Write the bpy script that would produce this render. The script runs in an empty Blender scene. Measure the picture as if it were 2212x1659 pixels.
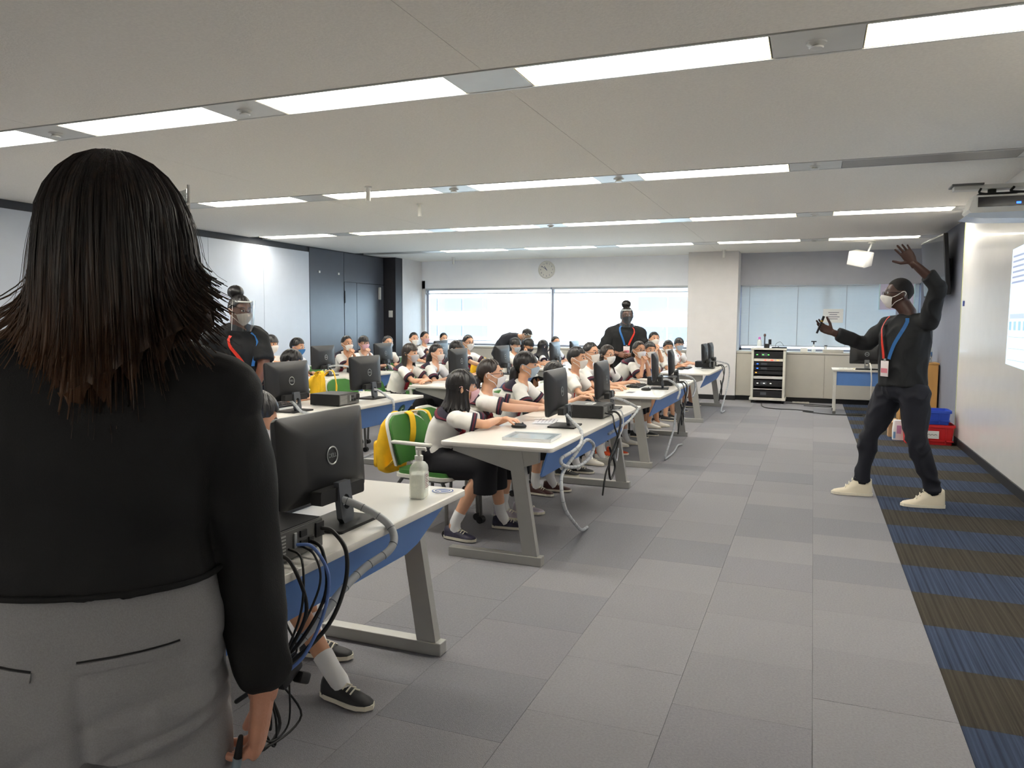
import bpy, bmesh, math, random
import numpy as np
from mathutils import Vector as V, Matrix, noise, Quaternion
random.seed(7)
SC = bpy.context.scene
COL = SC.collection
R = math.radians
pi = math.pi

# ---------------------------------------------------------------- camera, world, sun, exposure
cam_d = bpy.data.cameras.new('camera')
cam_d.sensor_width = 36.0
cam_d.lens = 1645.0 / 2212.0 * 36.0
cam_d.clip_start = 0.02
cam_o = bpy.data.objects.new('camera', cam_d)
COL.objects.link(cam_o)
cam_o.matrix_world = (Matrix.Translation((0, 0, 1.40)) @ Matrix.Rotation(R(21.5), 4, 'Z')
                      @ Matrix.Rotation(R(90 - 4.62), 4, 'X') @ Matrix.Rotation(R(0.36), 4, 'Z'))
SC.camera = cam_o
SC.view_settings.view_transform = 'Standard'
SC.view_settings.look = 'None'
SC.view_settings.gamma = 1.0
SC.view_settings.use_curve_mapping = False
SC.view_settings.exposure = 1.08
SC.cycles.use_denoising = True
SC.cycles.max_bounces = 12
SC.cycles.diffuse_bounces = 9
SC.cycles.sample_clamp_indirect = 6.0
SC.cycles.caustics_reflective = False
SC.cycles.caustics_refractive = False
SKY_STRENGTH = 6.0
LAMP_STRENGTH = 10.5
wd = bpy.data.worlds.new('sky')
SC.world = wd
wd.use_nodes = True
bgn = wd.node_tree.nodes['Background']
_nt = wd.node_tree
_tc = _nt.nodes.new('ShaderNodeTexCoord'); _sx = _nt.nodes.new('ShaderNodeSeparateXYZ'); _rp = _nt.nodes.new('ShaderNodeValToRGB')
_mr = _nt.nodes.new('ShaderNodeMapRange'); _mr.inputs['From Min'].default_value = -1; _mr.inputs['From Max'].default_value = 1
_nt.links.new(_tc.outputs['Generated'], _sx.inputs[0]); _nt.links.new(_sx.outputs['Z'], _mr.inputs['Value']); _nt.links.new(_mr.outputs[0], _rp.inputs[0])
_rp.color_ramp.elements[0].position = 0.46; _rp.color_ramp.elements[0].color = (0.30, 0.31, 0.33, 1)
_rp.color_ramp.elements[1].position = 0.54; _rp.color_ramp.elements[1].color = (0.80, 0.90, 1.0, 1)
_nt.links.new(_rp.outputs[0], bgn.inputs[0])
bgn.inputs[1].default_value = SKY_STRENGTH
sun_d = bpy.data.lights.new('sun', 'SUN')
sun_d.energy = 4.0
sun_d.angle = R(4)
sun_o = bpy.data.objects.new('sun', sun_d)
COL.objects.link(sun_o)
sun_o.rotation_euler = (R(48), 0, R(-25))
sun_o.location = (0, -10, 30)

# ---------------------------------------------------------------- materials
def lin(c):
    return tuple(((x / 255) / 12.92 if x / 255 <= 0.04045 else ((x / 255 + 0.055) / 1.055) ** 2.4) for x in c)
MATS = {}
def mat(name, rgb, rough=0.5, metal=0.0, var=0.06, vs=6.0, bump=0.0, bs=120.0, stretch=None, spec=0.5, coat=0.0, sss=0.0):
    """Principled surface: colour with a soft noise variation, optional fine relief."""
    if name in MATS:
        return MATS[name]
    m = bpy.data.materials.new(name)
    m.use_nodes = True
    nt = m.node_tree
    b = nt.nodes['Principled BSDF']
    c = lin(rgb)
    tc = nt.nodes.new('ShaderNodeTexCoord')
    src = tc.outputs['Object']
    if stretch:
        mp = nt.nodes.new('ShaderNodeMapping')
        mp.inputs['Scale'].default_value = stretch
        nt.links.new(src, mp.inputs['Vector'])
        src = mp.outputs['Vector']
    if var > 0:
        n = nt.nodes.new('ShaderNodeTexNoise')
        n.inputs['Scale'].default_value = vs
        n.inputs['Detail'].default_value = 3
        nt.links.new(src, n.inputs['Vector'])
        rp = nt.nodes.new('ShaderNodeValToRGB')
        rp.color_ramp.elements[0].position = 0.25
        rp.color_ramp.elements[1].position = 0.75
        rp.color_ramp.elements[0].color = (*[x * (1 - var) for x in c], 1)
        rp.color_ramp.elements[1].color = (*[min(1, x * (1 + var)) for x in c], 1)
        nt.links.new(n.outputs['Fac'], rp.inputs['Fac'])
        nt.links.new(rp.outputs['Color'], b.inputs['Base Color'])
    else:
        b.inputs['Base Color'].default_value = (*c, 1)
    if bump > 0:
        n2 = nt.nodes.new('ShaderNodeTexNoise')
        n2.inputs['Scale'].default_value = bs
        n2.inputs['Detail'].default_value = 2
        nt.links.new(src, n2.inputs['Vector'])
        bp = nt.nodes.new('ShaderNodeBump')
        bp.inputs['Strength'].default_value = bump
        bp.inputs['Distance'].default_value = 0.01
        nt.links.new(n2.outputs['Fac'], bp.inputs['Height'])
        nt.links.new(bp.outputs['Normal'], b.inputs['Normal'])
    b.inputs['Roughness'].default_value = rough
    b.inputs['Metallic'].default_value = metal
    b.inputs['Specular IOR Level'].default_value = spec
    b.inputs['Coat Weight'].default_value = coat
    if sss > 0:
        b.inputs['Subsurface Weight'].default_value = sss
        b.inputs['Subsurface Radius'].default_value = (0.01, 0.004, 0.002)
    MATS[name] = m
    return m
def emis(name, rgb, st):
    if name in MATS:
        return MATS[name]
    m = bpy.data.materials.new(name)
    m.use_nodes = True
    nt = m.node_tree
    b = nt.nodes['Principled BSDF']
    b.inputs['Base Color'].default_value = (*lin(rgb), 1)
    b.inputs['Emission Color'].default_value = (*lin(rgb), 1)
    b.inputs['Emission Strength'].default_value = st
    MATS[name] = m
    return m
def glassy(name, rgb, clear=0.85, rough=0.05, fres=0.6):
    """Thin clear sheet: mostly transmitted, the rest a glossy reflection."""
    if name in MATS:
        return MATS[name]
    m = bpy.data.materials.new(name)
    m.use_nodes = True
    nt = m.node_tree
    nt.nodes.remove(nt.nodes['Principled BSDF'])
    out = nt.nodes['Material Output']
    t = nt.nodes.new('ShaderNodeBsdfTransparent')
    t.inputs[0].default_value = (*lin(rgb), 1)
    g = nt.nodes.new('ShaderNodeBsdfGlossy')
    g.inputs['Roughness'].default_value = rough
    mx = nt.nodes.new('ShaderNodeMixShader')
    lw = nt.nodes.new('ShaderNodeLayerWeight')
    lw.inputs['Blend'].default_value = 0.25
    ma = nt.nodes.new('ShaderNodeMath')
    ma.operation = 'MULTIPLY_ADD'
    ma.inputs[1].default_value = fres
    ma.inputs[2].default_value = 1 - clear
    nt.links.new(lw.outputs['Fresnel'], ma.inputs[0])
    nt.links.new(ma.outputs[0], mx.inputs[0])
    nt.links.new(t.outputs[0], mx.inputs[1])
    nt.links.new(g.outputs[0], mx.inputs[2])
    nt.links.new(mx.outputs[0], out.inputs[0])
    MATS[name] = m
    return m

# ---------------------------------------------------------------- mesh helpers
def smooth_by_angle(me, ang=40):
    n = len(me.polygons)
    if n:
        me.polygons.foreach_set('use_smooth', [True] * n)
        try:
            me.set_sharp_from_angle(angle=R(ang))
        except Exception:
            pass
def obj(name, bm, m, parent=None, smooth=True, loc=None, ang=40):
    if isinstance(bm, bmesh.types.BMesh):
        bmesh.ops.recalc_face_normals(bm, faces=bm.faces)
        me = bpy.data.meshes.new(name)
        bm.to_mesh(me)
        bm.free()
        if smooth:
            smooth_by_angle(me, ang)
    else:
        me = bm
    if m and not me.materials:
        me.materials.append(m)
    o = bpy.data.objects.new(name, me)
    COL.objects.link(o)
    if parent:
        o.parent = parent
    if loc is not None:
        o.location = loc
    return o
def tag(o, label, cat, group=None, kind=None):
    if label: o['label'] = label
    if cat: o['category'] = cat
    if group: o['group'] = group
    if kind: o['kind'] = kind
    return o
def thing(name, label, cat, loc=(0, 0, 0), rotz=0.0, group=None):
    o = bpy.data.objects.new(name, None)
    o.empty_display_size = 0.1
    COL.objects.link(o)
    o.location = loc
    o.rotation_euler = (0, 0, rotz)
    return tag(o, label, cat, group)
def dup(root, loc=None, rotz=None, label=None, group=None):
    r = root.copy()
    COL.objects.link(r)
    if loc is not None: r.location = loc
    if rotz is not None: r.rotation_euler = (0, 0, rotz)
    if label: r['label'] = label
    if group: r['group'] = group
    for ch in list(root.children):
        c = ch.copy(); COL.objects.link(c); c.parent = r
        for g in list(ch.children):
            d = g.copy(); COL.objects.link(d); d.parent = c
    return r
def struct(name, bm, m, parent=None, smooth=False):
    o = obj(name, bm, m, parent, smooth)
    if parent is None:
        o['kind'] = 'structure'
    return o
def B():
    return bmesh.new()
def box(bm, c, s, rot=None, bev=0.0, seg=2):
    r = bmesh.ops.create_cube(bm, size=1.0)
    vs = r['verts']
    bmesh.ops.scale(bm, vec=V(s), verts=vs)
    if bev > 0:
        es = list({e for v in vs for e in v.link_edges})
        rr = bmesh.ops.bevel(bm, geom=es, offset=bev, segments=seg, profile=0.5, affect='EDGES')
        vs = list({v for f in rr['faces'] for v in f.verts} | {v for v in vs if v.is_valid})
    mt = Matrix.Translation(V(c))
    if rot is not None:
        mt = mt @ rot.to_4x4()
    bmesh.ops.transform(bm, matrix=mt, verts=vs)
    return bm
def bx(x0, x1, y0, y1, z0, z1, bev=0.0, bm=None):
    return box(bm or B(), ((x0 + x1) / 2, (y0 + y1) / 2, (z0 + z1) / 2), (abs(x1 - x0), abs(y1 - y0), abs(z1 - z0)), None, bev)
def loft(bm, rings, closed=True, cap=True):
    vr = [[bm.verts.new(p) for p in r] for r in rings]
    n = len(vr[0])
    for a, b in zip(vr, vr[1:]):
        for i in range(n if closed else n - 1):
            j = (i + 1) % n
            bm.faces.new((a[i], a[j], b[j], b[i]))
    if cap and closed:
        bm.faces.new(list(reversed(vr[0])))
        bm.faces.new(vr[-1])
    return bm
def frames(pts):
    T = []
    for i in range(len(pts)):
        a = pts[max(0, i - 1)]; b = pts[min(len(pts) - 1, i + 1)]
        d = (b - a)
        T.append(d.normalized() if d.length > 1e-9 else V((0, 0, 1)))
    up = V((0, 0, 1)) if abs(T[0].z) < 0.9 else V((1, 0, 0))
    n = (up - T[0] * up.dot(T[0])).normalized()
    out = []
    for i, t in enumerate(T):
        if i:
            n = (n - t * n.dot(t))
            n = n.normalized() if n.length > 1e-6 else T[i].orthogonal().normalized()
        out.append((t, n, t.cross(n)))
    return out
def tube(bm, pts, rad, n=10, cap='f'):
    pts = [V(p) for p in pts]
    if not isinstance(rad, (list, tuple)):
        rad = [rad] * len(pts)
    fr = frames(pts)
    rings = []
    def ring(c, r, f):
        return [c + (f[1] * math.cos(2 * pi * k / n) + f[2] * math.sin(2 * pi * k / n)) * r for k in range(n)]
    if cap == 'r':
        for a in (80, 50, 25):
            rings.append(ring(pts[0] - fr[0][0] * rad[0] * math.sin(R(a)), rad[0] * math.cos(R(a)), fr[0]))
    for p, r, f in zip(pts, rad, fr):
        rings.append(ring(p, r, f))
    if cap == 'r':
        for a in (25, 50, 80):
            rings.append(ring(pts[-1] + fr[-1][0] * rad[-1] * math.sin(R(a)), rad[-1] * math.cos(R(a)), fr[-1]))
    return loft(bm, rings)
def spline(pts, k=6):
    """Catmull-Rom through the points."""
    P = [V(p) for p in pts]
    P = [P[0] * 2 - P[1]] + P + [P[-1] * 2 - P[-2]]
    out = []
    for i in range(1, len(P) - 2):
        for j in range(k):
            t = j / k
            a, b, c, d = P[i - 1:i + 3]
            out.append(0.5 * ((2 * b) + (c - a) * t + (2 * a - 5 * b + 4 * c - d) * t * t + (3 * b - a - 3 * c + d) * t ** 3))
    out.append(P[-2])
    return out
def cyl(bm, p0, p1, r0, r1=None, n=16):
    return tube(bm, [p0, p1], [r0, r0 if r1 is None else r1], n)
def ell(bm, c, r, rot=None, u=16, v=10):
    rr = bmesh.ops.create_uvsphere(bm, u_segments=u, v_segments=v, radius=1.0)
    mt = Matrix.Translation(V(c)) @ (rot.to_4x4() if rot is not None else Matrix()) @ Matrix.Diagonal((*r, 1))
    bmesh.ops.transform(bm, matrix=mt, verts=rr['verts'])
    return bm
def prism(bm, poly, axis, a, b):
    """Extrude a 2D outline along an axis ('x': poly in y,z; 'y': x,z; 'z': x,y)."""
    def p3(p, t):
        return {'x': V((t, p[0], p[1])), 'y': V((p[0], t, p[1])), 'z': V((p[0], p[1], t))}[axis]
    return loft(bm, [[p3(p, a) for p in poly], [p3(p, b) for p in poly]])
def rrect(x0, x1, y0, y1, r, k=4):
    out = []
    for cx, cy, a0 in ((x1 - r, y1 - r, 0), (x0 + r, y1 - r, 90), (x0 + r, y0 + r, 180), (x1 - r, y0 + r, 270)):
        for i in range(k + 1):
            a = R(a0 + 90 * i / k)
            out.append((cx + r * math.cos(a), cy + r * math.sin(a)))
    return out
def lathe(bm, c, prof, n=20):
    return loft(bm, [[V((c[0] + r * math.cos(2 * pi * k / n), c[1] + r * math.sin(2 * pi * k / n), c[2] + z)) for k in range(n)] for r, z in prof])
def ribbon(bm, pts, nrm, w, th=0.003):
    """Flat strap through pts; nrm gives the outward normal at each point."""
    pts = [V(p) for p in pts]
    rings = []
    for i, p in enumerate(pts):
        t = (pts[min(i + 1, len(pts) - 1)] - pts[max(0, i - 1)]).normalized()
        n = V(nrm[i]).normalized()
        s = t.cross(n).normalized() * w / 2
        rings.append([p - s, p + s, p + s + n * th, p - s + n * th])
    return loft(bm, rings)
def text_mesh(s, size, ext=0.0006, align='CENTER'):
    cu = bpy.data.curves.new('lettering', 'FONT')
    cu.body = s; cu.size = size; cu.extrude = ext
    cu.align_x = align; cu.align_y = 'CENTER'
    o = bpy.data.objects.new('lettering', cu)
    COL.objects.link(o)
    dg = bpy.context.evaluated_depsgraph_get()
    me = bpy.data.meshes.new_from_object(o.evaluated_get(dg))
    bpy.data.objects.remove(o)
    bpy.data.curves.remove(cu)
    return me
def remesh(bm, vox, sm=3):
    me = bpy.data.meshes.new('body')
    bmesh.ops.recalc_face_normals(bm, faces=bm.faces)
    bm.to_mesh(me); bm.free()
    o = bpy.data.objects.new('tmp', me)
    COL.objects.link(o)
    md = o.modifiers.new('r', 'REMESH'); md.mode = 'VOXEL'; md.voxel_size = vox; md.use_smooth_shade = True
    if sm:
        ms = o.modifiers.new('s', 'SMOOTH'); ms.iterations = sm; ms.factor = 0.5
    dg = bpy.context.evaluated_depsgraph_get()
    out = bpy.data.meshes.new_from_object(o.evaluated_get(dg))
    bpy.data.objects.remove(o); bpy.data.meshes.remove(me)
    return out
def folds(me, amp, sc, seed=0.0):
    """Cloth folds: ridged noise pushed along the normals."""
    if amp <= 0:
        return me
    n = len(me.vertices)
    co = np.empty(n * 3); no = np.empty(n * 3)
    me.vertices.foreach_get('co', co); me.vertex_normals.foreach_get('vector', no)
    co = co.reshape(-1, 3); no = no.reshape(-1, 3)
    w = np.empty(n)
    for i, p in enumerate(co.tolist()):
        q = V((p[0] * sc + seed, p[1] * sc, p[2] * sc * .75))
        w[i] = noise.noise(q + V((noise.noise(q * .6), 0, noise.noise(q * .6 + V((5, 1, 0))))) * .8)
    co += no * (amp * (.45 - 1.6 * np.abs(w)))[:, None]
    me.vertices.foreach_set('co', co.ravel()); me.update()
    return me
def join_me(*mes):
    bm = B()
    for m in mes:
        bm.from_mesh(m)
    return bm

# ---------------------------------------------------------------- the setting
CZ = 2.72
m_ceil = mat('ceiling_board', (234, 230, 222), 0.9, var=0.05, vs=60, bump=0.25, bs=90)
m_wallg = mat('wall_grey_paint', (186, 188, 196), 0.8, var=0.03)
m_wallw = mat('wall_white_paint', (214, 212, 212), 0.8, var=0.03)
m_wallr = mat('wall_slate_paint', (132, 136, 150), 0.8, var=0.03)
m_dark = mat('dark_panel', (72, 76, 86), 0.32, var=0.05)
m_black = mat('black_column', (44, 43, 48), 0.6, var=0.08)
m_wb = mat('white_gloss_panel', (194, 201, 212), 0.40, var=0.02, coat=0.05)
m_board = mat('projection_board', (228, 227, 225), 0.26, var=0.02, coat=0.2)
m_base = mat('black_skirting', (30, 30, 32), 0.5)
m_cab = mat('cabinet_beige', (188, 184, 174), 0.6, var=0.03)
m_frame = mat('window_frame_metal', (168, 172, 188), 0.4, 0.5)  # lightened towards lavender: bloom of the bright panes put into the colour
m_slot = mat('black_slot', (22, 22, 24), 0.6)
m_plate = mat('plate_metal', (206, 206, 202), 0.35, 0.1, var=0.05)
m_white = mat('white_plastic', (226, 225, 220), 0.4, var=0.03)
m_joint = mat('dark_joint', (60, 62, 68), 0.7)
# carpets
def carpet(name, rgb, var, streak=False):
    return mat(name, rgb, 0.95, var=var, vs=110 if not streak else 13, bump=0.5, bs=260 if not streak else 60,
               stretch=(6, 0.04, 1) if streak else None, spec=0.1)
grey = [carpet('carpet_grey_%s' % n, c, 0.10) for n, c in zip('abcd', ((141, 140, 144), (138, 137, 142), (144, 143, 147), (134, 134, 139)))]
blue = carpet('carpet_blue', (60, 70, 90), 0.62, True)
brown = carpet('carpet_brown', (68, 64, 57), 0.45, True)

fl = struct('floor', bx(-8.5, 1.9, -6.6, 15.2, -0.15, -0.006), mat('floor_screed', (90, 90, 92), 0.9))
TP = 0.4835
X1 = 0.53
GX0 = X1 - 6 * TP
def tilemesh(nm, m):
    o = bx(-TP / 2 + .0008, TP / 2 - .0008, -TP / 2 + .0008, TP / 2 - .0008, -0.006, 0)
    me = bpy.data.meshes.new(nm); o.to_mesh(me); o.free(); me.materials.append(m)
    return me
gm = [tilemesh('carpet_tile', m) for m in grey]
bm_, br_ = tilemesh('carpet_tile', blue), tilemesh('carpet_tile', brown)
rng = random.Random(3)
Y0T = 1.05
for i in range(6):
    for j in range(28):
        k = rng.choice([0, 0, 1, 2, 2, 3])
        o = obj('carpet_tile', gm[k], None, fl)
        o.location = (X1 - TP * (i + 0.5), Y0T + TP * (j + 0.5 + (0.5 if i % 2 else 0)), rng.uniform(-0.0006, 0))
SW = (1.602 - X1) / 2
for i in range(2):
    for j in range(29):
        o = obj('carpet_tile', bm_ if j % 2 else br_, None, fl)
        o.location = (X1 + SW * (i + 0.5), 1.05 + TP * (j + 0.5) - 0.015, 0); o.scale = (SW / TP, 1, 1)
# rest of the carpet, beyond the tiles built one by one
m_chk = bpy.data.materials.new('carpet_grey_field'); m_chk.use_nodes = True
nt = m_chk.node_tree; pb = nt.nodes['Principled BSDF']; pb.inputs['Roughness'].default_value = 0.95
tcn = nt.nodes.new('ShaderNodeTexCoord'); br = nt.nodes.new('ShaderNodeTexBrick')
br.inputs['Scale'].default_value = 1.0; br.inputs['Mortar Size'].default_value = 0.001
br.inputs['Brick Width'].default_value = TP; br.inputs['Row Height'].default_value = TP
br.inputs['Color1'].default_value = (*lin((142, 141, 145)), 1); br.inputs['Color2'].default_value = (*lin((136, 135, 140)), 1)
br.inputs['Mortar'].default_value = (*lin((126, 126, 130)), 1)
nt.links.new(tcn.outputs['Object'], br.inputs['Vector']); nt.links.new(br.outputs['Color'], pb.inputs['Base Color'])
bm = B()
bx(-8.5, GX0 - .001, -6.6, 15.2, -0.006, -0.0003, bm=bm)
bx(GX0 + .001, X1, -6.6, Y0T - .002, -0.006, -0.0003, bm=bm)
bx(X1 + .001, 1.9, -6.6, Y0T - .02, -0.006, -0.0003, bm=bm)
bx(1.603, 1.9, Y0T, 15.2, -0.006, -0.0003, bm=bm)
bx(GX0 + .001, X1, Y0T + 28.5 * TP + .002, 15.2, -0.006, -0.0003, bm=bm)
o = obj('carpet_field', bm, m_chk, fl, False); o['kind'] = 'stuff'

# ceiling: boards between the lamp bands, each board its own piece
BAND = [(0.78, 1.14), (3.775, 4.135), (6.785, 7.145), (9.80, 10.16), (12.79, 13.15)]
ce = struct('ceiling', bx(-8.6, 1.9, -6.6, 15.3, CZ + 0.10, CZ + 0.22), m_joint)
edges = [-6.6] + [v for b in BAND for v in b] + [15.3]
xs = [-8.6, -5.01, -1.665, 1.9]
for a, b in zip(edges[0::2], edges[1::2]):
    for x0, x1 in zip(xs, xs[1:]):
        obj('ceiling_board', bx(x0 + .0015, x1 - .0015, a + (.0 if a < -6 else .008), b - (0 if b > 15 else .008), CZ, CZ + 0.10), m_ceil, ce, False)
tn = 0
LX = [-8.19 + 1.673 * k for k in range(6)]
for bi, (a, b) in enumerate(BAND):
    t = struct('trim_%d' % (bi + 1), bx(-8.6, 1.9, a - .008, b + .008, CZ + .055, CZ + .09), m_slot)
    for yy in (a + .012, b - .012):
        obj('rail', bx(-8.6, 1.9, yy - .008, yy + .008, CZ - .004, CZ + .06), m_plate, t, False)

# walls
wl = struct('wall_left', bx(-8.6, -8.36, -6.6, 13.86, 0, CZ + .1), m_joint)
y = 11.33
k = 0
while y > -6.4:
    y0 = max(-6.55, y - 1.21)
    obj('wall_panel', bx(-8.362, -8.335, y0 + .003, y - .003, 0.09, 2.62, .002), m_wb, wl, False)
    y = y0; k += 1
    if y0 <= -6.55: break
obj('wall_panel', bx(-8.362, -8.335, 11.345, 12.40, 0.06, CZ - .02, .002), m_dark, wl, False)
obj('wall_panel', bx(-8.362, -8.335, 12.41, 13.84, 2.16, CZ - .02, .002), m_dark, wl, False)
obj('wall_panel', bx(-8.362, -8.335, 13.68, 13.84, 0.06, 2.15, .002), m_dark, wl, False)
dr = struct('door_1', bx(-8.36, -8.332, 12.415, 12.83, 0.02, 2.15, .002), m_dark)
obj('door_leaf', bx(-8.36, -8.332, 12.84, 13.67, 0.02, 2.15, .002), m_dark, dr, False)
h = B(); box(h, (-8.31, 12.90, 1.03), (.045, .03, .03), None, .006); box(h, (-8.29, 12.95, 1.03), (.015, .12, .02), None, .005)
obj('door_handle', h, m_plate, dr)
obj('door_closer', bx(-8.33, -8.29, 13.62, 13.67, 1.85, 2.10, .004), m_plate, dr, False)
obj('hinge', bx(-8.333, -8.318, 12.412, 12.43, 1.75, 1.98, .002), m_base, dr, False)
for yy in (11.62, 12.22):
    obj('wall_hook', bx(-8.336, -8.32, yy - .02, yy + .02, 2.27, 2.31, .003), m_white, wl, False)
struct('baseboard_left', bx(-8.36, -8.325, -6.6, 13.86, 0, .08), m_base)
wc = struct('trim_6', bx(-8.6, -8.06, 13.86, 14.14, 0, CZ), m_black)
wcw = struct('trim_7', bx(-8.6, -8.055, 14.14, 15.02, 0, CZ), m_wallw)
tag(obj('light_switch', bx(-8.22, -8.13, 13.845, 13.862, 1.49, 1.63, .003), m_white), 'white wall switch plate on the black column by the door', 'switch')
wr = struct('wall_right', bx(1.72, 1.95, -6.6, 15.3, 0, CZ + .1), m_wallr)
struct('trim_8', bx(1.61, 1.722, -6.6, 10.30, 0.085, CZ, .004), m_board)
struct('trim_9', bx(1.605, 1.722, 10.296, 10.312, 0.085, CZ, .002), mat('board_edge_yellow', (196, 200, 150), 0.4))
struct('baseboard_right', bx(1.60, 1.722, -6.6, 10.305, 0, .085), m_base)
struct('trim_10', bx(1.70, 1.722, 10.31, 14.55, 0, .07), m_base)
struct('wall_back', bx(-8.6, 1.95, -6.8, -6.6, 0, CZ + .1), m_wallw)
# window wall
ww = struct('wall_window', bx(-8.1, -1.75, 15.0, 15.25, 2.13, CZ + .1), mat('wall_bloom_white', (246, 248, 254), .85, var=.02))  # paler than upper_wall beside it: window bloom put into the colour
obj('upper_wall', bx(-1.75, 1.95, 15.0, 15.25, 2.13, CZ + .1), m_wallg, ww, False)
obj('lower_wall', bx(-8.1, 1.95, 15.05, 15.25, 0, .90), m_wallg, ww, False)
obj('wall_pier', bx(-2.2, -1.30, 15.0, 15.25, .9, 2.2), m_wallg, ww, False)
obj('wall_pier', bx(-8.3, -7.98, 15.0, 15.25, 0, 2.3), m_wallw, ww, False)
struct('pillar', bx(-2.20, -1.30, 14.50, 15.02, 0, CZ, .004), m_wallw)
struct('baseboard_pillar', bx(-2.205, -1.295, 14.488, 14.9, 0, .085), m_base)
m_glass = glassy('window_glass', (236, 246, 250), 0.94, 0.02)
def window(n, x0, x1, mull):
    f = B()
    bx(x0, x1, 15.10, 15.16, .90, .945, bm=f); bx(x0, x1, 15.10, 15.16, 2.10, 2.15, bm=f)
    bx(x0, x0 + .04, 15.10, 15.16, .9, 2.14, bm=f); bx(x1 - .04, x1, 15.10, 15.16, .9, 2.14, bm=f)
    w = struct('window_%d' % n, f, m_frame)
    p = [x0 + .04] + mull + [x1 - .04]
    for q in mull:
        obj('mullion', bx(q - .028, q + .028, 15.09, 15.17, .945, 2.10), m_frame, w, False)
    obj('rail', bx(x0 + .04, x1 - .04, 15.115, 15.145, 1.00, 1.012), m_frame, w, False)
    for a, b in zip(p, p[1:]):
        obj('pane', bx(a + .02, b - .02, 15.127, 15.133, .945, 2.10), m_glass, w, False)
    obj('window_sill', bx(x0, x1, 14.96, 15.10, .885, .905, .003), m_cab, w, False)
window(1, -7.98, -2.2, [-5.05])
window(2, -1.30, 1.72, [0.22])
# cupboards under the windows
def low_cupboards(x0, x1, n, label):
    t = thing('low_cabinet', label, 'cabinet', (x0, 14.55, 0))
    w = x1 - x0
    obj('cabinet_body', bx(0, w, .02, .43, .085, .865), m_cab, t, False)
    obj('cabinet_top', bx(0, w, -.012, .445, .868, .905, .004), m_cab, t, False)
    obj('plinth', bx(0, w, .05, .43, 0, .085), m_base, t, False)
    for k in range(n):
        a, b = w * k / n, w * (k + 1) / n
        obj('cabinet_door', bx(a + .003, b - .003, 0, .022, .09, .862, .002), m_cab, t, False)
low_cupboards(-7.97, -2.21, 6, 'long row of low pale cupboards under the wide clear window')
low_cupboards(-1.295, 1.715, 4, 'low beige cupboards under the window with lowered blinds')

# blinds
m_slat = mat('blind_slat', (198, 204, 208), 0.45, 0.0, var=0.02)
m_rail = mat('blind_rail', (176, 180, 186), 0.4, 0.3)
bl = thing('window_blind', 'grey venetian blind lowered over the right window', 'blind', (-1.28, 15.035, 0))
obj('head_rail', bx(0, 2.98, -.025, .025, 2.115, 2.15), m_rail, bl, False)
obj('bottom_rail', bx(0, 2.98, -.015, .015, .985, 1.005), m_rail, bl, False)
sl = B(); box(sl, (1.49, 0, 0), (2.97, .030, .0014), Matrix.Rotation(R(61), 3, 'X'))
slm = bpy.data.meshes.new('slat'); sl.to_mesh(slm); sl.free(); slm.materials.append(m_slat)
zz = 1.02
while zz < 2.11:
    o = obj('slat', slm, None, bl); o.location = (0, 0, zz); zz += .0245
for xx in (.15, 1.0, 1.82, 2.83):
    obj('ladder_tape', bx(xx - .006, xx + .006, -.019, -.0175, 1.0, 2.12), m_rail, bl, False)
bl2 = thing('window_blind', 'raised blind bunched under its head rail across the wide window', 'blind', (-7.97, 15.035, 0))
for a, b in ((0, 2.90), (2.94, 5.76)):
    obj('head_rail', bx(a, b, -.03, .03, 2.085, 2.13), m_rail, bl2, False)
    obj('bottom_rail', bx(a, b, -.018, .018, 2.005, 2.022), m_rail, bl2, False)
    s2 = bx(a, b, -.016, .016, 0, .0016)
    s2m = bpy.data.meshes.new('slat'); s2.to_mesh(s2m); s2.free(); s2m.materials.append(m_slat)
    for k in range(13):
        o = obj('slat', s2m, None, bl2); o.location = (0, 0, 2.024 + k * .0046)
obj('pull_cord', cyl(B(), (2.92, -.02, 2.08), (2.92, -.02, 1.15), .004, n=6), m_white, bl2)

# ceiling lamps
m_lamp = emis('lamp_and_fill_diffuser', (255, 250, 240), LAMP_STRENGTH)
m_refl = mat('lamp_reflector', (236, 230, 200), 0.3, var=0.02)
hb = B()
L, Wd = 1.26, .316
bx(0, L, 0, Wd, .046, .05, bm=hb)
for x0, x1, t0, t1 in ((0, .004, .05, .05), (L - .004, L, .0, .0)):
    bx(x0, x1, 0, Wd, 0, .05, bm=hb)
bx(0, L, 0, .004, 0, .05, bm=hb); bx(0, L, Wd - .004, Wd, 0, .05, bm=hb)
hme = bpy.data.meshes.new('housing'); hb.to_mesh(hme); hb.free(); hme.materials.append(m_refl)
dfb = bx(.012, L - .012, .006, Wd - .006, .012, .022)
dme = bpy.data.meshes.new('diffuser'); dfb.to_mesh(dme); dfb.free(); dme.materials.append(m_lamp)
ordn = ['nearest', 'second', 'third', 'farthest']
posn = ['against the left wall', 'second from the left wall', 'third from the left wall', 'third from the right wall', 'second from the right wall', 'nearest the right wall']
for bi, (a, b) in list(enumerate(BAND))[1:]:
    for k in range(6):
        if (bi == 2 and k == 5) or (bi == 2 and k == 0):
            continue
        if bi == 4 and k == 0:
            continue
        t = thing('ceiling_light', 'lit white fluorescent ceiling panel in the %s lamp band, %s' % (ordn[bi - 1], posn[k]), 'ceiling light', (LX[k], a + .022, CZ), 0, 'recessed ceiling lights')
        obj('housing', hme, None, t); obj('diffuser', dme, None, t)
rear = bpy.data.objects['trim_1']
for k in range(6):
    h_ = obj('fill_lamp_housing', hme, None, rear, loc=(LX[k], -4.2, CZ - .052)); d_ = obj('lamp_and_fill_diffuser', dme, None, rear, loc=(LX[k], -4.2, CZ - .052))  # unseen lamp row added behind the camera to brighten the front figure's back
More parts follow.
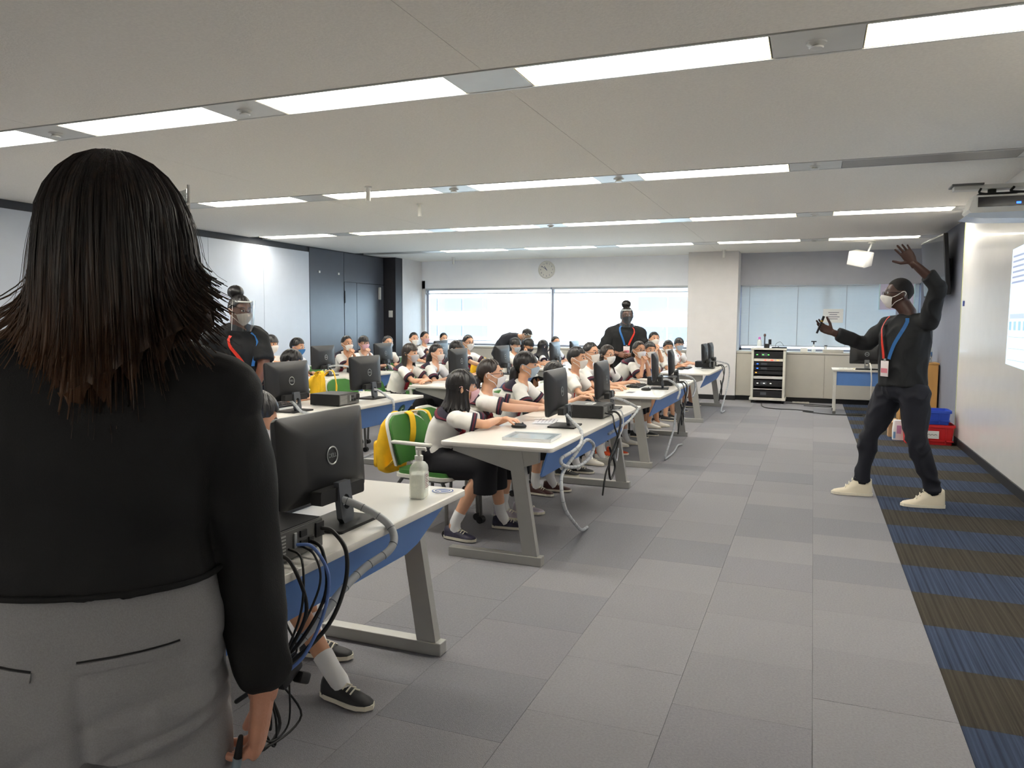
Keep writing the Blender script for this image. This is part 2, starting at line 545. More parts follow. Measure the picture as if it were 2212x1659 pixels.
# metal plates between lamps, sprinklers
pm = bx(0, .405, 0, .316, 0, .006); pme = bpy.data.meshes.new('plate'); pm.to_mesh(pme); pm.free(); pme.materials.append(m_plate)
for bi, (a, b) in enumerate(BAND):
    par = bpy.data.objects['trim_%d' % (bi + 1)]
    for k in range(6):
        o = obj('blank_plate', pme, None, par); o.location = (LX[k] + 1.265, a + .022, CZ - .002)
        if (bi == 2 and k in (0, 5)) or bi == 0 or (bi == 4 and k == 0):
            obj('blank_plate', bx(LX[k], LX[k] + 1.262, a + .022, b - .022, CZ - .002, CZ + .004), mat('dim_plate', (150, 146, 138), 0.4, 0.2), par, False)
spr = B(); lathe(spr, (0, 0, 0), [(.001, -.03), (.03, -.028), (.034, -.022), (.02, -.015), (.045, -.006), (.048, 0), (.001, 0)], 20)
sme = bpy.data.meshes.new('sprinkler'); spr.to_mesh(sme); spr.free(); sme.materials.append(m_plate); smooth_by_angle(sme)
SPL = [(1, 4, 'on the nearest band before the rightmost lamp'), (1, 2, 'on the nearest band, right of the second lamp'), (1, 1, 'on the nearest band above the dark-haired person'), (2, 4, 'on the second band at its unlit right end'), (2, 3, 'on the second band between two right lamps'), (2, 2, 'on the second band by its middle'), (3, 4, 'on the third band at the right'), (3, 2, 'on the third band at the middle'), (4, 4, 'on the farthest band near the speaker')]
for bi, k, w in SPL:
    a, b = BAND[bi]
    tag(obj('sprinkler', sme, None, None, loc=(LX[k] + 1.265 + .2, (a + b) / 2, CZ - .002)), 'small round metal sprinkler ' + w, 'sprinkler', 'ceiling sprinklers')
for (x, y, w) in ((-4.11, 6.55, 'just in front of the second lamp band'), (-4.16, 7.7, 'between the second and third lamp bands'), (-1.53, 14.2, 'by the white pillar'), (-6.9, 14.2, 'above the wide window')):
    s = B(); cyl(s, (0, 0, 0), (0, 0, -.012), .035); cyl(s, (0, 0, -.01), (0, 0, -.14), .02, .024)
    tag(obj('ceiling_sensor', s, m_white, loc=(x, y, CZ)), 'small white cylinder hanging from the ceiling ' + w, 'sensor', 'ceiling sensors')

# building across the street
m_fac = mat('facade_white', (236, 238, 240), 0.8, var=0.02)
m_fwin = mat('facade_glass', (104, 112, 126), 0.3, var=0.1, vs=0.5)
ob = thing('office_building', 'pale office building seen through the wide window', 'building', (-18, 42, -14))
obj('facade', bx(-12, 34, 0, 8, 0, 34), m_fac, ob, False)
def facade_windows(x0, x1, z0, z1, n):
    w = (x1 - x0) / n
    for k in range(n):
        o = obj('window', bx(x0 + k * w + .06, x0 + (k + 1) * w - .06, -.12, .05, z0, z1), m_fwin, ob, False)
    obj('ledge', bx(x0 - .3, x1 + .3, -.25, .05, z0 - .2, z0 - .05), m_fac, ob, False)
facade_windows(-8.4, -.1, 16.07, 16.85, 5)
facade_windows(-8.4, -.1, 14.55, 15.22, 5)
facade_windows(8.9, 17.2, 16.07, 16.85, 5)
facade_windows(8.9, 17.2, 14.45, 15.22, 5)
facade_windows(8.9, 17.2, 12.6, 13.4, 5)

# ---------------------------------------------------------------- furniture
m_top = mat('table_top_white', (222, 219, 212), 0.28, var=0.02)
m_blue = mat('panel_blue', (92, 138, 206), 0.5, var=0.04)
m_leg = mat('leg_grey_metal', (168, 168, 164), 0.4, 0.3, var=0.04)
m_legd = mat('leg_dark_grey', (96, 96, 94), 0.45, 0.3, var=0.04)
m_blk = mat('black_plastic', (26, 26, 28), 0.38, var=0.1, vs=3)
m_blk2 = mat('black_plastic_matte', (20, 20, 21), 0.6, var=0.1)
m_greym = mat('stand_grey', (84, 88, 94), 0.4, 0.2)
m_cable = mat('cable_wrap_grey', (176, 180, 184), 0.45, var=0.05)
m_cableb = mat('cable_black', (18, 18, 18), 0.5)
m_cablebl = mat('cable_blue', (96, 128, 196), 0.5)
m_green = mat('chair_green', (54, 112, 40), 0.6, var=0.08, vs=12)
m_chairw = mat('chair_white', (214, 214, 206), 0.4)
m_yel = mat('bag_yellow', (238, 188, 24), 0.7, var=0.12, vs=14, bump=0.2, bs=20)
m_cream = mat('bag_piping', (232, 228, 210), 0.6)

def table(y0, y1, xf, label, deep=.70):
    """Bench desk: users sit on its -x side, screens stand along its +x side."""
    t = thing('bench_table', label, 'table', (xf, y0, 0))
    Ln = y1 - y0
    bm = prism(B(), rrect(-deep, 0, 0, Ln, .03), 'z', .674, .70)
    es = [e for e in bm.edges if abs(e.verts[0].co.z - e.verts[1].co.z) < 1e-6]
    bmesh.ops.bevel(bm, geom=es, offset=.004, segments=2, affect='EDGES', profile=.5)
    obj('tabletop', bm, m_top, t)
    ins = .14
    d = Ln - 2 * ins
    # modesty panel: slopes back under the top, lower corners cut
    def pp(y, z):
        k = (.672 - z) / .19
        return V((-.045 - .095 * k, y, z))
    out = [(ins, .672), (Ln - ins, .672), (Ln - ins - .02, .56), (Ln - ins - .06, .505), (Ln - ins - .13, .48), (ins + .13, .48), (ins + .06, .505), (ins + .02, .56)]
    out = [(ins * .6, .672)] + [(Ln - ins * .6, .672)] + out[2:]
    r1 = [pp(*q) for q in out]
    bm = loft(B(), [r1, [p + V((-.012, 0, -.006)) for p in r1]])
    obj('modesty_panel', bm, m_blue, t, False)
    for yy in (.075, Ln - .075):
        obj('foot', bx(-.665, -.075, yy - .03, yy + .03, 0, .055, .004), m_leg, t, False)
        bm = prism(B(), [(-.20, .66), (-.285, .66), (-.19, .05), (-.10, .05)], 'y', yy - .022, yy + .022)
        obj('upright', bm, m_leg, t, False)
        bm = prism(B(), [(-.64, .672), (-.64, .64), (-.27, .545), (-.10, .60), (-.10, .672)], 'y', yy - .018, yy + .018)
        obj('bracket', bm, m_leg, t, False)
    obj('rail', bx(-.30, -.25, .1, Ln - .1, .63, .672), m_leg, t, False)
    return t
XA, XB, XC = -1.33, -3.45, -5.42
table(.48, 2.87, XA, 'nearest white bench table with blue panel, hand sanitizer standing on its corner')
table(3.99, 6.39, XA, 'white bench table with the clear plastic case, at which the pink-masked person sits')
table(7.22, 9.62, XA, 'white bench table with a bare near end holding a mouse, third along the aisle')
table(10.90, 13.35, XA, 'last white bench table of the aisle column, by the white pillar')
table(4.08, 6.47, XB, 'white bench table with a green oval number five on its blue panel')
table(7.40, 9.75, XB, 'white bench table at which the long-haired persons with grey and beige masks sit')
table(10.90, 13.30, XB, 'white bench table in front of the staff member who bends down')
table(4.30, 6.60, XC, 'white bench table mostly hidden behind the dark-haired person in front')
table(6.98, 9.45, XC, 'white bench table beside the dark grey door panels, persons sitting at it')
table(10.85, 13.25, XC, 'white bench table in the corner by the black column')

DELL = text_mesh('DELL', .021)
def ring_mesh(r, th, n=28):
    bm = B()
    rings = []
    for k in range(n):
        a = 2 * pi * k / n
        rings.append([V(((r + th * math.cos(q)) * math.cos(a), (r + th * math.cos(q)) * math.sin(a), th * .5 * math.sin(q))) for q in (0, pi / 2, pi, 3 * pi / 2)])
    vr = [[bm.verts.new(p) for p in q] for q in rings]
    for i in range(n):
        for j in range(4):
            bm.faces.new((vr[i][j], vr[(i + 1) % n][j], vr[(i + 1) % n][(j + 1) % 4], vr[i][(j + 1) % 4]))
    return bm
m_logo = mat('logo_silver', (168, 172, 172), 0.3, 0.6)
m_scr = emis('screen_glow', (150, 175, 215), 0.7)
def make_monitor():
    """Back faces +x, screen faces -x; base centre at the origin on the table."""
    t = thing('monitor', 'monitor', 'monitor')
    tilt = Matrix.Rotation(R(-3), 3, 'Y')
    def P(x, y, z):
        return tilt @ V((x, y, z - .235)) + V((-.05, 0, .235))
    # cabinet: thin bezel, then a back that bulges toward the middle
    rings = []
    for x, w, z0, z1 in ((-.022, .244, .088, .384), (-.016, .2475, .085, .387), (.0, .2475, .085, .387), (.004, .243, .089, .383), (.022, .20, .115, .352), (.034, .145, .14, .32)):
        rings.append([P(x, p[0], p[1]) for p in rrect(-w, w, z0, z1, min(.02, .012 + abs(x) * .5), 3)])
    obj('cabinet', loft(B(), rings), m_blk, t, True, ang=25)
    sc = loft(B(), [[P(-.0225, y, z) for y, z in ((-.237, .105), (.237, .105), (.237, .377), (-.237, .377))], [P(-.0235, y, z) for y, z in ((-.237, .105), (.237, .105), (.237, .377), (-.237, .377))]])
    obj('screen', sc, m_scr, t, False)
    v = B()
    loft(v, [[P(.0045, y, z) for y, z in ((-.19, .366), (.19, .366), (.19, .371), (-.19, .371))], [P(.009, y, z) for y, z in ((-.19, .366), (.19, .366), (.19, .371), (-.19, .371))]])
    obj('vent_slot', v, m_blk2, t, False)
    bm = prism(B(), rrect(-.13, .13, .088, .135, .008), 'x', -.01, .03)
    obj('port_box', bm, m_blk2, t, False)
    rm = ring_mesh(.030, .0028)
    M = Matrix.Translation(P(.0375, 0, .235)) @ tilt.to_4x4() @ Matrix(((0, 0, 1, 0), (1, 0, 0, 0), (0, 1, 0, 0), (0, 0, 0, 1)))
    bmesh.ops.transform(rm, matrix=M, verts=rm.verts)
    lg = obj('logo_ring', rm, m_logo, t)
    tm = B(); tm.from_mesh(DELL); bmesh.ops.transform(tm, matrix=M, verts=tm.verts)
    obj('logo_letters', tm, m_logo, lg, False)
    # neck with an oval cable hole
    out = [V((.015 + .02 * (1 - z / .2), y, z)) for y, z in ((-.036, .006), (.036, .006), (.036, .15), (-.036, .15))]
    bm = B()
    N = 20
    hole = [(.020 * math.cos(2 * pi * k / N), .080 + .026 * math.sin(2 * pi * k / N)) for k in range(N)]
    def rimp(y, z):
        a = math.atan2(z - .075, y)
        s = 1 / max(abs(math.cos(a)) / .036, abs(math.sin(a)) / (.075 if z > .075 else .069))
        return (s * math.cos(a), .075 + s * math.sin(a))
    rim = [rimp(*q) for q in hole]
    def nx(z): return .024 + .028 * (1 - z / .24)
    ra = [[V((nx(z), y, z)) for y, z in c] for c in (rim, hole)]
    rb = [[V((nx(z) - .022, y, z)) for y, z in c] for c in (hole, rim)]
    rings = ra + rb
    vr = [[bm.verts.new(p) for p in r] for r in rings]
    for a in range(4):
        p, q = vr[a], vr[(a + 1) % 4]
        for i in range(N):
            j = (i + 1) % N
            bm.faces.new((p[i], p[j], q[j], q[i]))
    obj('stand_neck', bm, m_greym, t, True, ang=30)
    bm = prism(B(), rrect(-.085, .10, -.12, .12, .01), 'z', 0, .010)
    obj('stand_base', bm, m_blk2, t, False)
    return t
def make_pc():
    t = thing('desktop_computer', 'pc', 'computer')
    obj('case', bx(-.29, -.004, -.147, .147, .004, .094, .003), m_blk2, t, False)
    obj('top_cover', bx(-.285, -.01, -.143, .143, .094, .0965), m_blk, t, False)
    rp = obj('rear_panel', bx(-.006, 0, -.143, .143, .008, .091), m_legd, t, False)
    for k in range(7):
        obj('vent_slat', bx(0, .002, -.135, -.035, .018 + k * .010, .0225 + k * .010), m_leg, rp, False)
    for y, z, w, h in ((.0, .035, .012, .045), (.03, .03, .03, .02), (.03, .06, .03, .02), (.07, .03, .022, .022), (.105, .04, .04, .045)):
        obj('port', bx(0, .006, y, y + w, z, z + h, .001), m_logo if w < .02 else m_blk2, rp, False)
    for y in (-.12, .12):
        for x in (-.26, -.03):
            obj('rubber_foot', bx(x - .012, x + .012, y - .012, y + .012, 0, .005), m_blk2, t, False)
    return t
def make_keyboard():
    t = thing('keyboard', 'k', 'keyboard')
    obj('tray', box(B(), (0, 0, .010), (.14, .43, .016), Matrix.Rotation(R(3), 3, 'Y'), .004), m_blk2, t, False)
    ks = B()
    for i in range(5):
        for j in range(15):
            box(ks, (-.05 + i * .023, -.195 + j * .0278, .021 - (-.05 + i * .023) * .05), (.017, .022, .006))
    o = obj('keys', ks, m_blk, t, False); o['kind'] = 'stuff'
    return t
def make_mouse():
    t = thing('mouse', 'm', 'mouse')
    bm = B(); ell(bm, (0, 0, .012), (.052, .030, .022), None, 16, 10)
    for v in bm.verts: v.co.z = max(.001, v.co.z)
    obj('shell', bm, m_blk, t)
    obj('wheel', cyl(B(), (.025, -.004, .031), (.025, .004, .031), .007, n=10), m_greym, t)
    return t
def make_chair():
    """Occupant faces +x; seat centre above the origin."""
    t = thing('office_chair', 'c', 'chair')
    bm = prism(B(), rrect(-.21, .21, -.215, .215, .07, 5), 'z', .385, .415)
    obj('seat', bm, m_green, t, True)
    bm = prism(B(), rrect(-.225, .225, -.23, .23, .08, 5), 'z', .365, .388)
    obj('seat_pan', bm, m_chairw, t, True)
    def back(th0, th1, w0, z0, z1, nm, m):
        rings = []
        for i in range(15):
            f = i / 14
            z = z0 + (z1 - z0) * f
            ww = w0 * (1 - .12 * max(0, f - .35) - .15 * max(0, .3 - f))
            if f > .68: ww *= math.sqrt(max(.02, 1 - .80 * ((f - .68) / .32) ** 2.6))
            r = []
            for k in range(9):
                y = -ww + 2 * ww * k / 8
                x = -.24 - .10 * f + .05 * (y / w0) ** 2
                r.append(V((x + th0, y, z)))
            for k in range(9):
                y = ww - 2 * ww * k / 8
                x = -.24 - .10 * f + .05 * (y / w0) ** 2
                r.append(V((x + th1, y, z)))
            rings.append(r)
        obj(nm, loft(B(), rings), m, t, True)
    back(0, .020, .205, .44, .752, 'backrest', m_green)
    back(-.022, -.002, .22, .43, .767, 'backrest_shell', m_chairw)
    for s in (-1, 1):
        obj('arm_post', tube(B(), [(.0, s * .205, .375), (.005, s * .222, .45), (-.01, s * .222, .585)], .020, 8), m_chairw, t)
        obj('armrest', bx(-.23, .09, s * .218 - .020, s * .218 + .020, .585, .607, .008), m_chairw, t, True)
        for x in (-.19, .19):
            lg = obj('leg', tube(B(), [(x * .8, s * .19, .37), (x * 1.05, s * .205, .30), (x * 1.1, s * .21, .055)], .0125, 8), m_legd, t)
            bm = B(); cyl(bm, (x * 1.1, s * .21 - .022, .026), (x * 1.1, s * .21 + .022, .026), .026, n=14)
            obj('caster', bm, m_blk2, lg)
    obj('under_frame', prism(B(), rrect(-.17, .17, -.19, .19, .03), 'z', .345, .366), m_legd, t, False)
    return t

TZ = .7005
mon0 = make_monitor()
MON = [(-1.50, 2.20, 0, 'black monitor seen from behind on the nearest table, the largest one'),
       (-1.53, 4.90, 3, 'monitor back in front of the persons by the clear plastic case'),
       (-1.53, 6.10, 4, 'monitor back beside the desktop computer, in front of the person with a red strap'),
       (-3.72, 4.86, -2, 'monitor back hiding the black-haired person, left of the flat desktop computer'),
       (-3.72, 5.98, 0, 'monitor back on the number five table, in front of a green chair'),
       (-5.80, 8.26, 0, 'monitor back in front of the two persons seated by the dark door'),
       (-5.80, 9.74, 0, 'monitor back standing in front of the person by the black column'),
       (-3.84, 8.20, 0, 'monitor back hiding the face of the pony-tailed person with glasses behind'),
       (-3.84, 9.58, 0, 'monitor back in front of the person with a grey mask, yellow bag beside it'),
       (-1.50, 8.18, 8, 'steeply seen monitor in front of the person with clasped hands'),
       (-1.50, 9.20, 6, 'steeply seen monitor right behind the one of the person with clasped hands'),
       (-1.50, 12.25, 0, 'nearer of the two monitors by the white pillar'),
       (-1.50, 12.98, 0, 'farther of the two monitors by the white pillar'),
       (-5.80, 11.62, 0, 'small pale-lit monitor back below the wide window, hiding a person to the forehead'),
       (-5.80, 12.55, 0, 'far monitor back below the wide window, behind the person with glasses'),
       (-3.84, 11.85, 0, 'far monitor back beside the person with loose long hair'),
       (-3.84, 12.95, 0, 'farthest monitor back just under the window, behind the persons with white masks')]
for i, (x, y, rz, lb) in enumerate(MON):
    o = mon0 if i == 0 else dup(mon0)
    o.location = (x - .02, y, TZ); o.rotation_euler = (0, 0, R(rz)); o['label'] = lb; o['group'] = 'monitors on the bench tables'
pc0 = make_pc()
for i, (x, y, lb) in enumerate([(-1.395, 1.80, 'black desktop computer with cables in its back, on the nearest table'),
        (-1.40, 5.52, 'flat black desktop computer with a white label, between the two monitors of the pink-masked person'),
        (-3.60, 5.42, 'flat black desktop computer on the number five table'),
        (-5.62, 8.98, 'black desktop computer between the monitors near the dark door'),
        (-1.44, 8.72, 'black desktop computer between the steeply seen monitors'),
        (-1.46, 12.62, 'black desktop computer by the white pillar')]):
    o = pc0 if i == 0 else dup(pc0)
    o.location = (x, y, TZ); o['label'] = lb; o['group'] = 'desktop computers'
kb0 = make_keyboard()
for i, (x, y, lb) in enumerate([(-1.82, 2.3, 'black keyboard on the nearest table behind the large monitor'), (-1.80, 8.35, 'black keyboard in front of the person with clasped hands'), (-4.08, 11.1, 'black keyboard in front of the person with the black mask'), (-1.83, 12.05, 'black keyboard on the last aisle table by the pillar'),
        (-4.05, 5.0, 'black keyboard of the black-haired person at the number five table'), (-6.1, 8.35, 'black keyboard under the hand of the person with a blue mask')]):
    o = kb0 if i == 0 else dup(kb0)
    o.location = (x, y, TZ); o['label'] = lb; o['group'] = 'keyboards'
ms0 = make_mouse()
for i, (x, y, rz, lb) in enumerate([(-1.80, 4.70, 20, 'black mouse under the hand of the pink-masked person'), (-1.60, 7.88, 10, 'black mouse on the bare end of the third aisle table'), (-1.86, 11.70, 0, 'black mouse on the last aisle table')]):
    o = ms0 if i == 0 else dup(ms0)
    o.location = (x, y, TZ); o.rotation_euler.z = R(rz); o['label'] = lb; o['group'] = 'mice'
chair0 = make_chair()
chair_used = []
def chair(x, y, rz, lb, group='green office chairs'):
    o = chair0 if not chair_used else dup(chair0)
    chair_used.append(o)
    o.location = (x, y, 0); o.rotation_euler = (0, 0, R(rz)); o['label'] = lb; o['group'] = group
    return o

def backpack(x, y, z, rz, label, s=1.0, fx=1.0):
    """Soft school bag; its strap side faces +x."""
    t = thing('backpack', label, 'backpack', (x, y, z), R(rz))
    bm = B()
    rings = []
    for f, hw, d0 in ((0, .10, .07), (.06, .14, .10), (.3, .15, .115), (.6, .145, .10), (.85, .13, .075), (.96, .10, .05), (1, .05, .02)):
        rings.append([V((-d0 / 2 + (p[0]) * d0 * .5, p[1] * hw, f * .40)) * s for p in [(math.copysign(abs(math.cos(a)) ** .6, math.cos(a)), math.copysign(abs(math.sin(a)) ** .6, math.sin(a))) for a in [2 * pi * k / 20 for k in range(20)]]])
    loft(bm, rings)
    me = remesh(bm, .010, 4)
    obj('bag_body', me, m_yel, t)
    bm = prism(B(), rrect(-.105, .105, .03, .22, .03), 'x', -.135, -.112)
    bmesh.ops.scale(bm, vec=(s, s, s), verts=bm.verts)
    obj('front_pocket', bm, m_yel, t, True)
    for sy in (-1, 1):
        pts = spline([V((.0, sy * .075, .385)) * s, V((.05 * fx, sy * .085, .43)) * s, V((.105 * fx, sy * .10, .415)) * s, V((.115 * fx, sy * .13, .24)) * s, V((.06, sy * .135, .10)) * s, V((-.02, sy * .11, .045)) * s], 6)
        nr = [V((.6, sy * .2, .6)) if p.z > .3 * s else V((1, sy * .3, 0)) for p in pts]
        st = obj('shoulder_strap', ribbon(B(), pts, nr, .042 * s, .008 * s), m_yel, t, True)
        e = [p + V((.004, -sy * .022 * s, 0)) for p in pts[:13]]
        obj('piping', tube(B(), e, .004 * s, 6), m_cream, st)
    obj('top_handle', tube(B(), spline([V((-.03, -.04, .39)) * s, V((-.03, -.03, .415)) * s, V((-.03, .03, .415)) * s, V((-.03, .04, .39)) * s], 5), .009 * s, 8), m_yel, t)
    return t

# ---------------------------------------------------------------- people
m_skin = mat('skin_light', (214, 164, 132), 0.5, var=0.06, vs=14, sss=0.06)
m_skin2 = mat('skin_tan', (198, 146, 112), 0.5, var=0.06, vs=14, sss=0.06)
m_skinb = mat('skin_brown', (112, 72, 54), 0.45, var=0.08, vs=14, sss=0.04)
m_skind = mat('skin_dark', (72, 46, 37), 0.42, var=0.10, vs=14, sss=0.03)
m_hair = mat('hair_black', (24, 21, 21), 0.36, var=0.35, vs=40, stretch=(1, 1, .08), bump=0.35, bs=70)
m_hairb = mat('hair_brown_black', (40, 31, 26), 0.38, var=0.35, vs=40, stretch=(1, 1, .08), bump=0.35, bs=70)
m_hairs = mat('hair_cropped', (22, 18, 17), 0.75, var=0.2, vs=60, bump=0.5, bs=300)
m_shirt = mat('shirt_white', (232, 230, 224), 0.8, var=0.03, vs=10, bump=0.35, bs=9)
m_navy = mat('uniform_navy', (38, 34, 50), 0.8, var=0.08)
m_burg = mat('uniform_burgundy', (104, 34, 50), 0.8, var=0.08)
m_tie = mat('scarf_red', (150, 24, 40), 0.6, var=0.1)
m_red = mat('strap_red', (214, 52, 34), 0.55, var=0.06)
m_lblue = mat('strap_blue', (40, 104, 168), 0.55, var=0.06)
m_skirt = mat('skirt_black', (20, 20, 26), 0.85, var=0.1, bump=0.2, bs=12)
m_sock = mat('sock_white', (226, 226, 226), 0.9, var=0.03)
m_knit = mat('knit_black', (20, 21, 23), 0.85, var=0.12, vs=10, bump=0.3, bs=10)
m_pants = mat('trousers_black', (22, 23, 28), 0.85, var=0.12, bump=0.3, bs=9)
m_eyew = mat('eye_white', (206, 200, 196), 0.3)
m_iris = mat('eye_dark', (28, 18, 14), 0.2)
m_clear = glassy('clear_visor', (246, 249, 250), 0.95, 0.06)
m_gl = mat('glasses_frame', (40, 32, 34), 0.35, 0.2)
MASK = {'white': mat('mask_white', (232, 230, 226), 0.85, var=0.02), 'pink': mat('mask_pink', (226, 182, 188), 0.85, var=0.02),
        'grey': mat('mask_grey', (188, 186, 194), 0.85, var=0.02), 'beige': mat('mask_beige', (214, 198, 182), 0.85, var=0.02),
        'lblue': mat('mask_light_blue', (176, 192, 204), 0.85, var=0.02), 'blue': mat('mask_blue', (66, 122, 168), 0.85, var=0.02),
        'black': mat('mask_black', (52, 54, 60), 0.85, var=0.05)}
SHOE = {'black': mat('shoe_black', (26, 26, 28), 0.6), 'white': mat('shoe_white', (218, 214, 206), 0.6), 'silver': mat('shoe_silver', (176, 168, 180), 0.35, 0.4),
        'orange': mat('shoe_orange', (220, 84, 34), 0.6), 'navy': mat('shoe_navy_floral', (44, 42, 62), 0.6, var=0.6, vs=40), 'cream': mat('shoe_cream', (222, 212, 190), 0.7, var=0.05),
        'brown': mat('shoe_brown', (70, 36, 32), 0.5)}
m_sole = mat('shoe_sole', (224, 218, 200), 0.6)
PRES = V((0.60, 6.60, 1.55))

class Head:
    """Head surface as a function of direction: th = 0 is the face, +90 the left ear; ph is elevation."""
    def __init__(s, c, fwd, pitch=0.0, roll=0.0, k=1.0):
        f = V(fwd); f.z = 0; f.normalize()
        u = V((0, 0, 1)); l = u.cross(f)
        q = Quaternion(l, -R(pitch)) if pitch else Quaternion()
        f2 = q @ f; u2 = q @ u
        if roll:
            q2 = Quaternion(f2, R(roll)); u2 = q2 @ u2; l = q2 @ l
        s.c, s.f, s.l, s.u, s.k = V(c), f2, l, u2, k
    def loc(s, th, ph, off=0.0):
        t, p = R(th), R(ph)
        d = V((math.cos(p) * math.cos(t), math.cos(p) * math.sin(t), math.sin(p)))
        x, y, z = .096 * d.x, .077 * d.y, .112 * d.z
        if d.z < 0:
            e = -d.z
            y *= 1 - .34 * e ** 1.4
            x *= (1 - .10 * e) if d.x > 0 else (1 - .42 * e)
            x += .016 * e
        else:
            x -= .008 * d.z
        n = V((d.x / .096, d.y / .077, d.z / .112)).normalized()
        return V((x, y, z)) + n * (off / s.k)
    def at(s, th, ph, off=0.0):
        return s.w(s.loc(th, ph, off))
    def w(s, q):
        return s.c + (s.f * q.x + s.l * q.y + s.u * q.z) * s.k
    def nrm(s, th, ph):
        return (s.at(th, ph, .01) - s.at(th, ph, 0)).normalized()

def head_mesh(bm, H):
    nu, nv = 36, 24
    rings = []
    for j in range(nv + 1):
        ph = -88 + 176 * j / nv
        r = []
        for i in range(nu):
            th = 360 * i / nu
            t2 = th if th <= 180 else th - 360
            off = .016 * math.exp(-(t2 / 8) ** 2 - ((ph + 13) / 9) ** 2) + .009 * math.exp(-(t2 / 6) ** 2 - ((ph + 3) / 11) ** 2)
            off -= .007 * math.exp(-((abs(t2) - 22) / 10) ** 2 - ((ph - 3) / 7) ** 2)
            off += .004 * math.exp(-(t2 / 11) ** 2 - ((ph + 33) / 5) ** 2)
            r.append(H.at(th, ph, off * H.k))
        rings.append(r)
    loft(bm, rings)
    for s in (90, -90):
        c = H.at(s * 1.10, -4, .004)
        M = Matrix((H.f, H.l, H.u)).transposed()
        ell(bm, c, (.018 * H.k, .009 * H.k, .030 * H.k), M @ Matrix.Rotation(R(28 if s > 0 else -28), 3, 'Z'), 12, 8)

def torso_rings(pel, nk, F, F0, hw, grow=0.0):
    """Rings from crotch to neck: (centre, left axis * half width, front axis * half depth)."""
    pel, nk = V(pel), V(nk)
    ln = (nk - pel).length
    ctl = pel + V((0, 0, ln * .55))
    def sp(t):
        if t < 0:
            return pel + V((0, 0, t * ln))
        return pel * (1 - t) ** 2 + ctl * 2 * t * (1 - t) + nk * t * t
    out = []
    for t, a, b in hw:
        c = sp(t)
        d = (sp(t + .02) - sp(t - .02)).normalized()
        f = V(F0).lerp(V(F), min(1, max(0, t))).normalized()
        l = V((0, 0, 1)).cross(f).normalized()
        fr = l.cross(d).normalized()
        l = d.cross(fr).normalized()
        out.append((c, l * (a + grow), fr * (b + grow)))
    return out
def torso_loft(bm, T, n=24, t0=0, t1=None):
    loft(bm, [[ring_pt(r, 360 * k / n) for k in range(n)] for r in T[t0:t1]])
def ring_pt(r, u):
    a = R(u)
    cx, sy = math.cos(a), math.sin(a)
    return r[0] + r[2] * math.copysign(abs(cx) ** .85, cx) + r[1] * math.copysign(abs(sy) ** .85, sy)
def surf(T, HW, u, t, off=0.0):
    """Point on the torso at angle u (0 front, 90 left, 180 back) and height t."""
    for i in range(len(HW) - 1):
        if HW[i][0] <= t <= HW[i + 1][0]:
            break
    f = (t - HW[i][0]) / (HW[i + 1][0] - HW[i][0])
    a, b = ring_pt(T[i], u), ring_pt(T[i + 1], u)
    p = a.lerp(b, f)
    c = T[i][0].lerp(T[i + 1][0], f)
    n = (p - c).normalized()
    return p + n * off
HW_KID = [(-.20, .07, .06), (-.12, .105, .085), (0, .122, .098), (.28, .105, .088), (.55, .118, .092), (.76, .125, .085), (.90, .095, .068), (1.0, .052, .052)]
HW_MAN = [(-.18, .10, .09), (-.08, .160, .122), (0, .166, .126), (.3, .158, .122), (.58, .170, .126), (.78, .172, .115), (.91, .125, .085), (1.0, .066, .064)]
HW_BIG = [(-.18, .14, .13), (-.08, .215, .17), (0, .225, .18), (.3, .205, .175), (.58, .205, .175), (.78, .20, .15), (.91, .15, .105), (1.0, .07, .07)]
HW_WOM = [(-.18, .11, .09), (-.08, .165, .125), (0, .170, .125), (.3, .125, .10), (.58, .14, .115), (.78, .152, .105), (.91, .11, .08), (1.0, .058, .058)]

def ik(sh, tgt, l1, l2, pole):
    sh, tgt = V(sh), V(tgt)
    d = tgt - sh
    D = min(d.length, (l1 + l2) * .995)
    d = d.normalized()
    tgt = sh + d * D
    a = (l1 * l1 - l2 * l2 + D * D) / (2 * D)
    h = math.sqrt(max(0, l1 * l1 - a * a))
    p = V(pole); p = (p - d * p.dot(d)).normalized()
    return sh + d * a + p * h, tgt

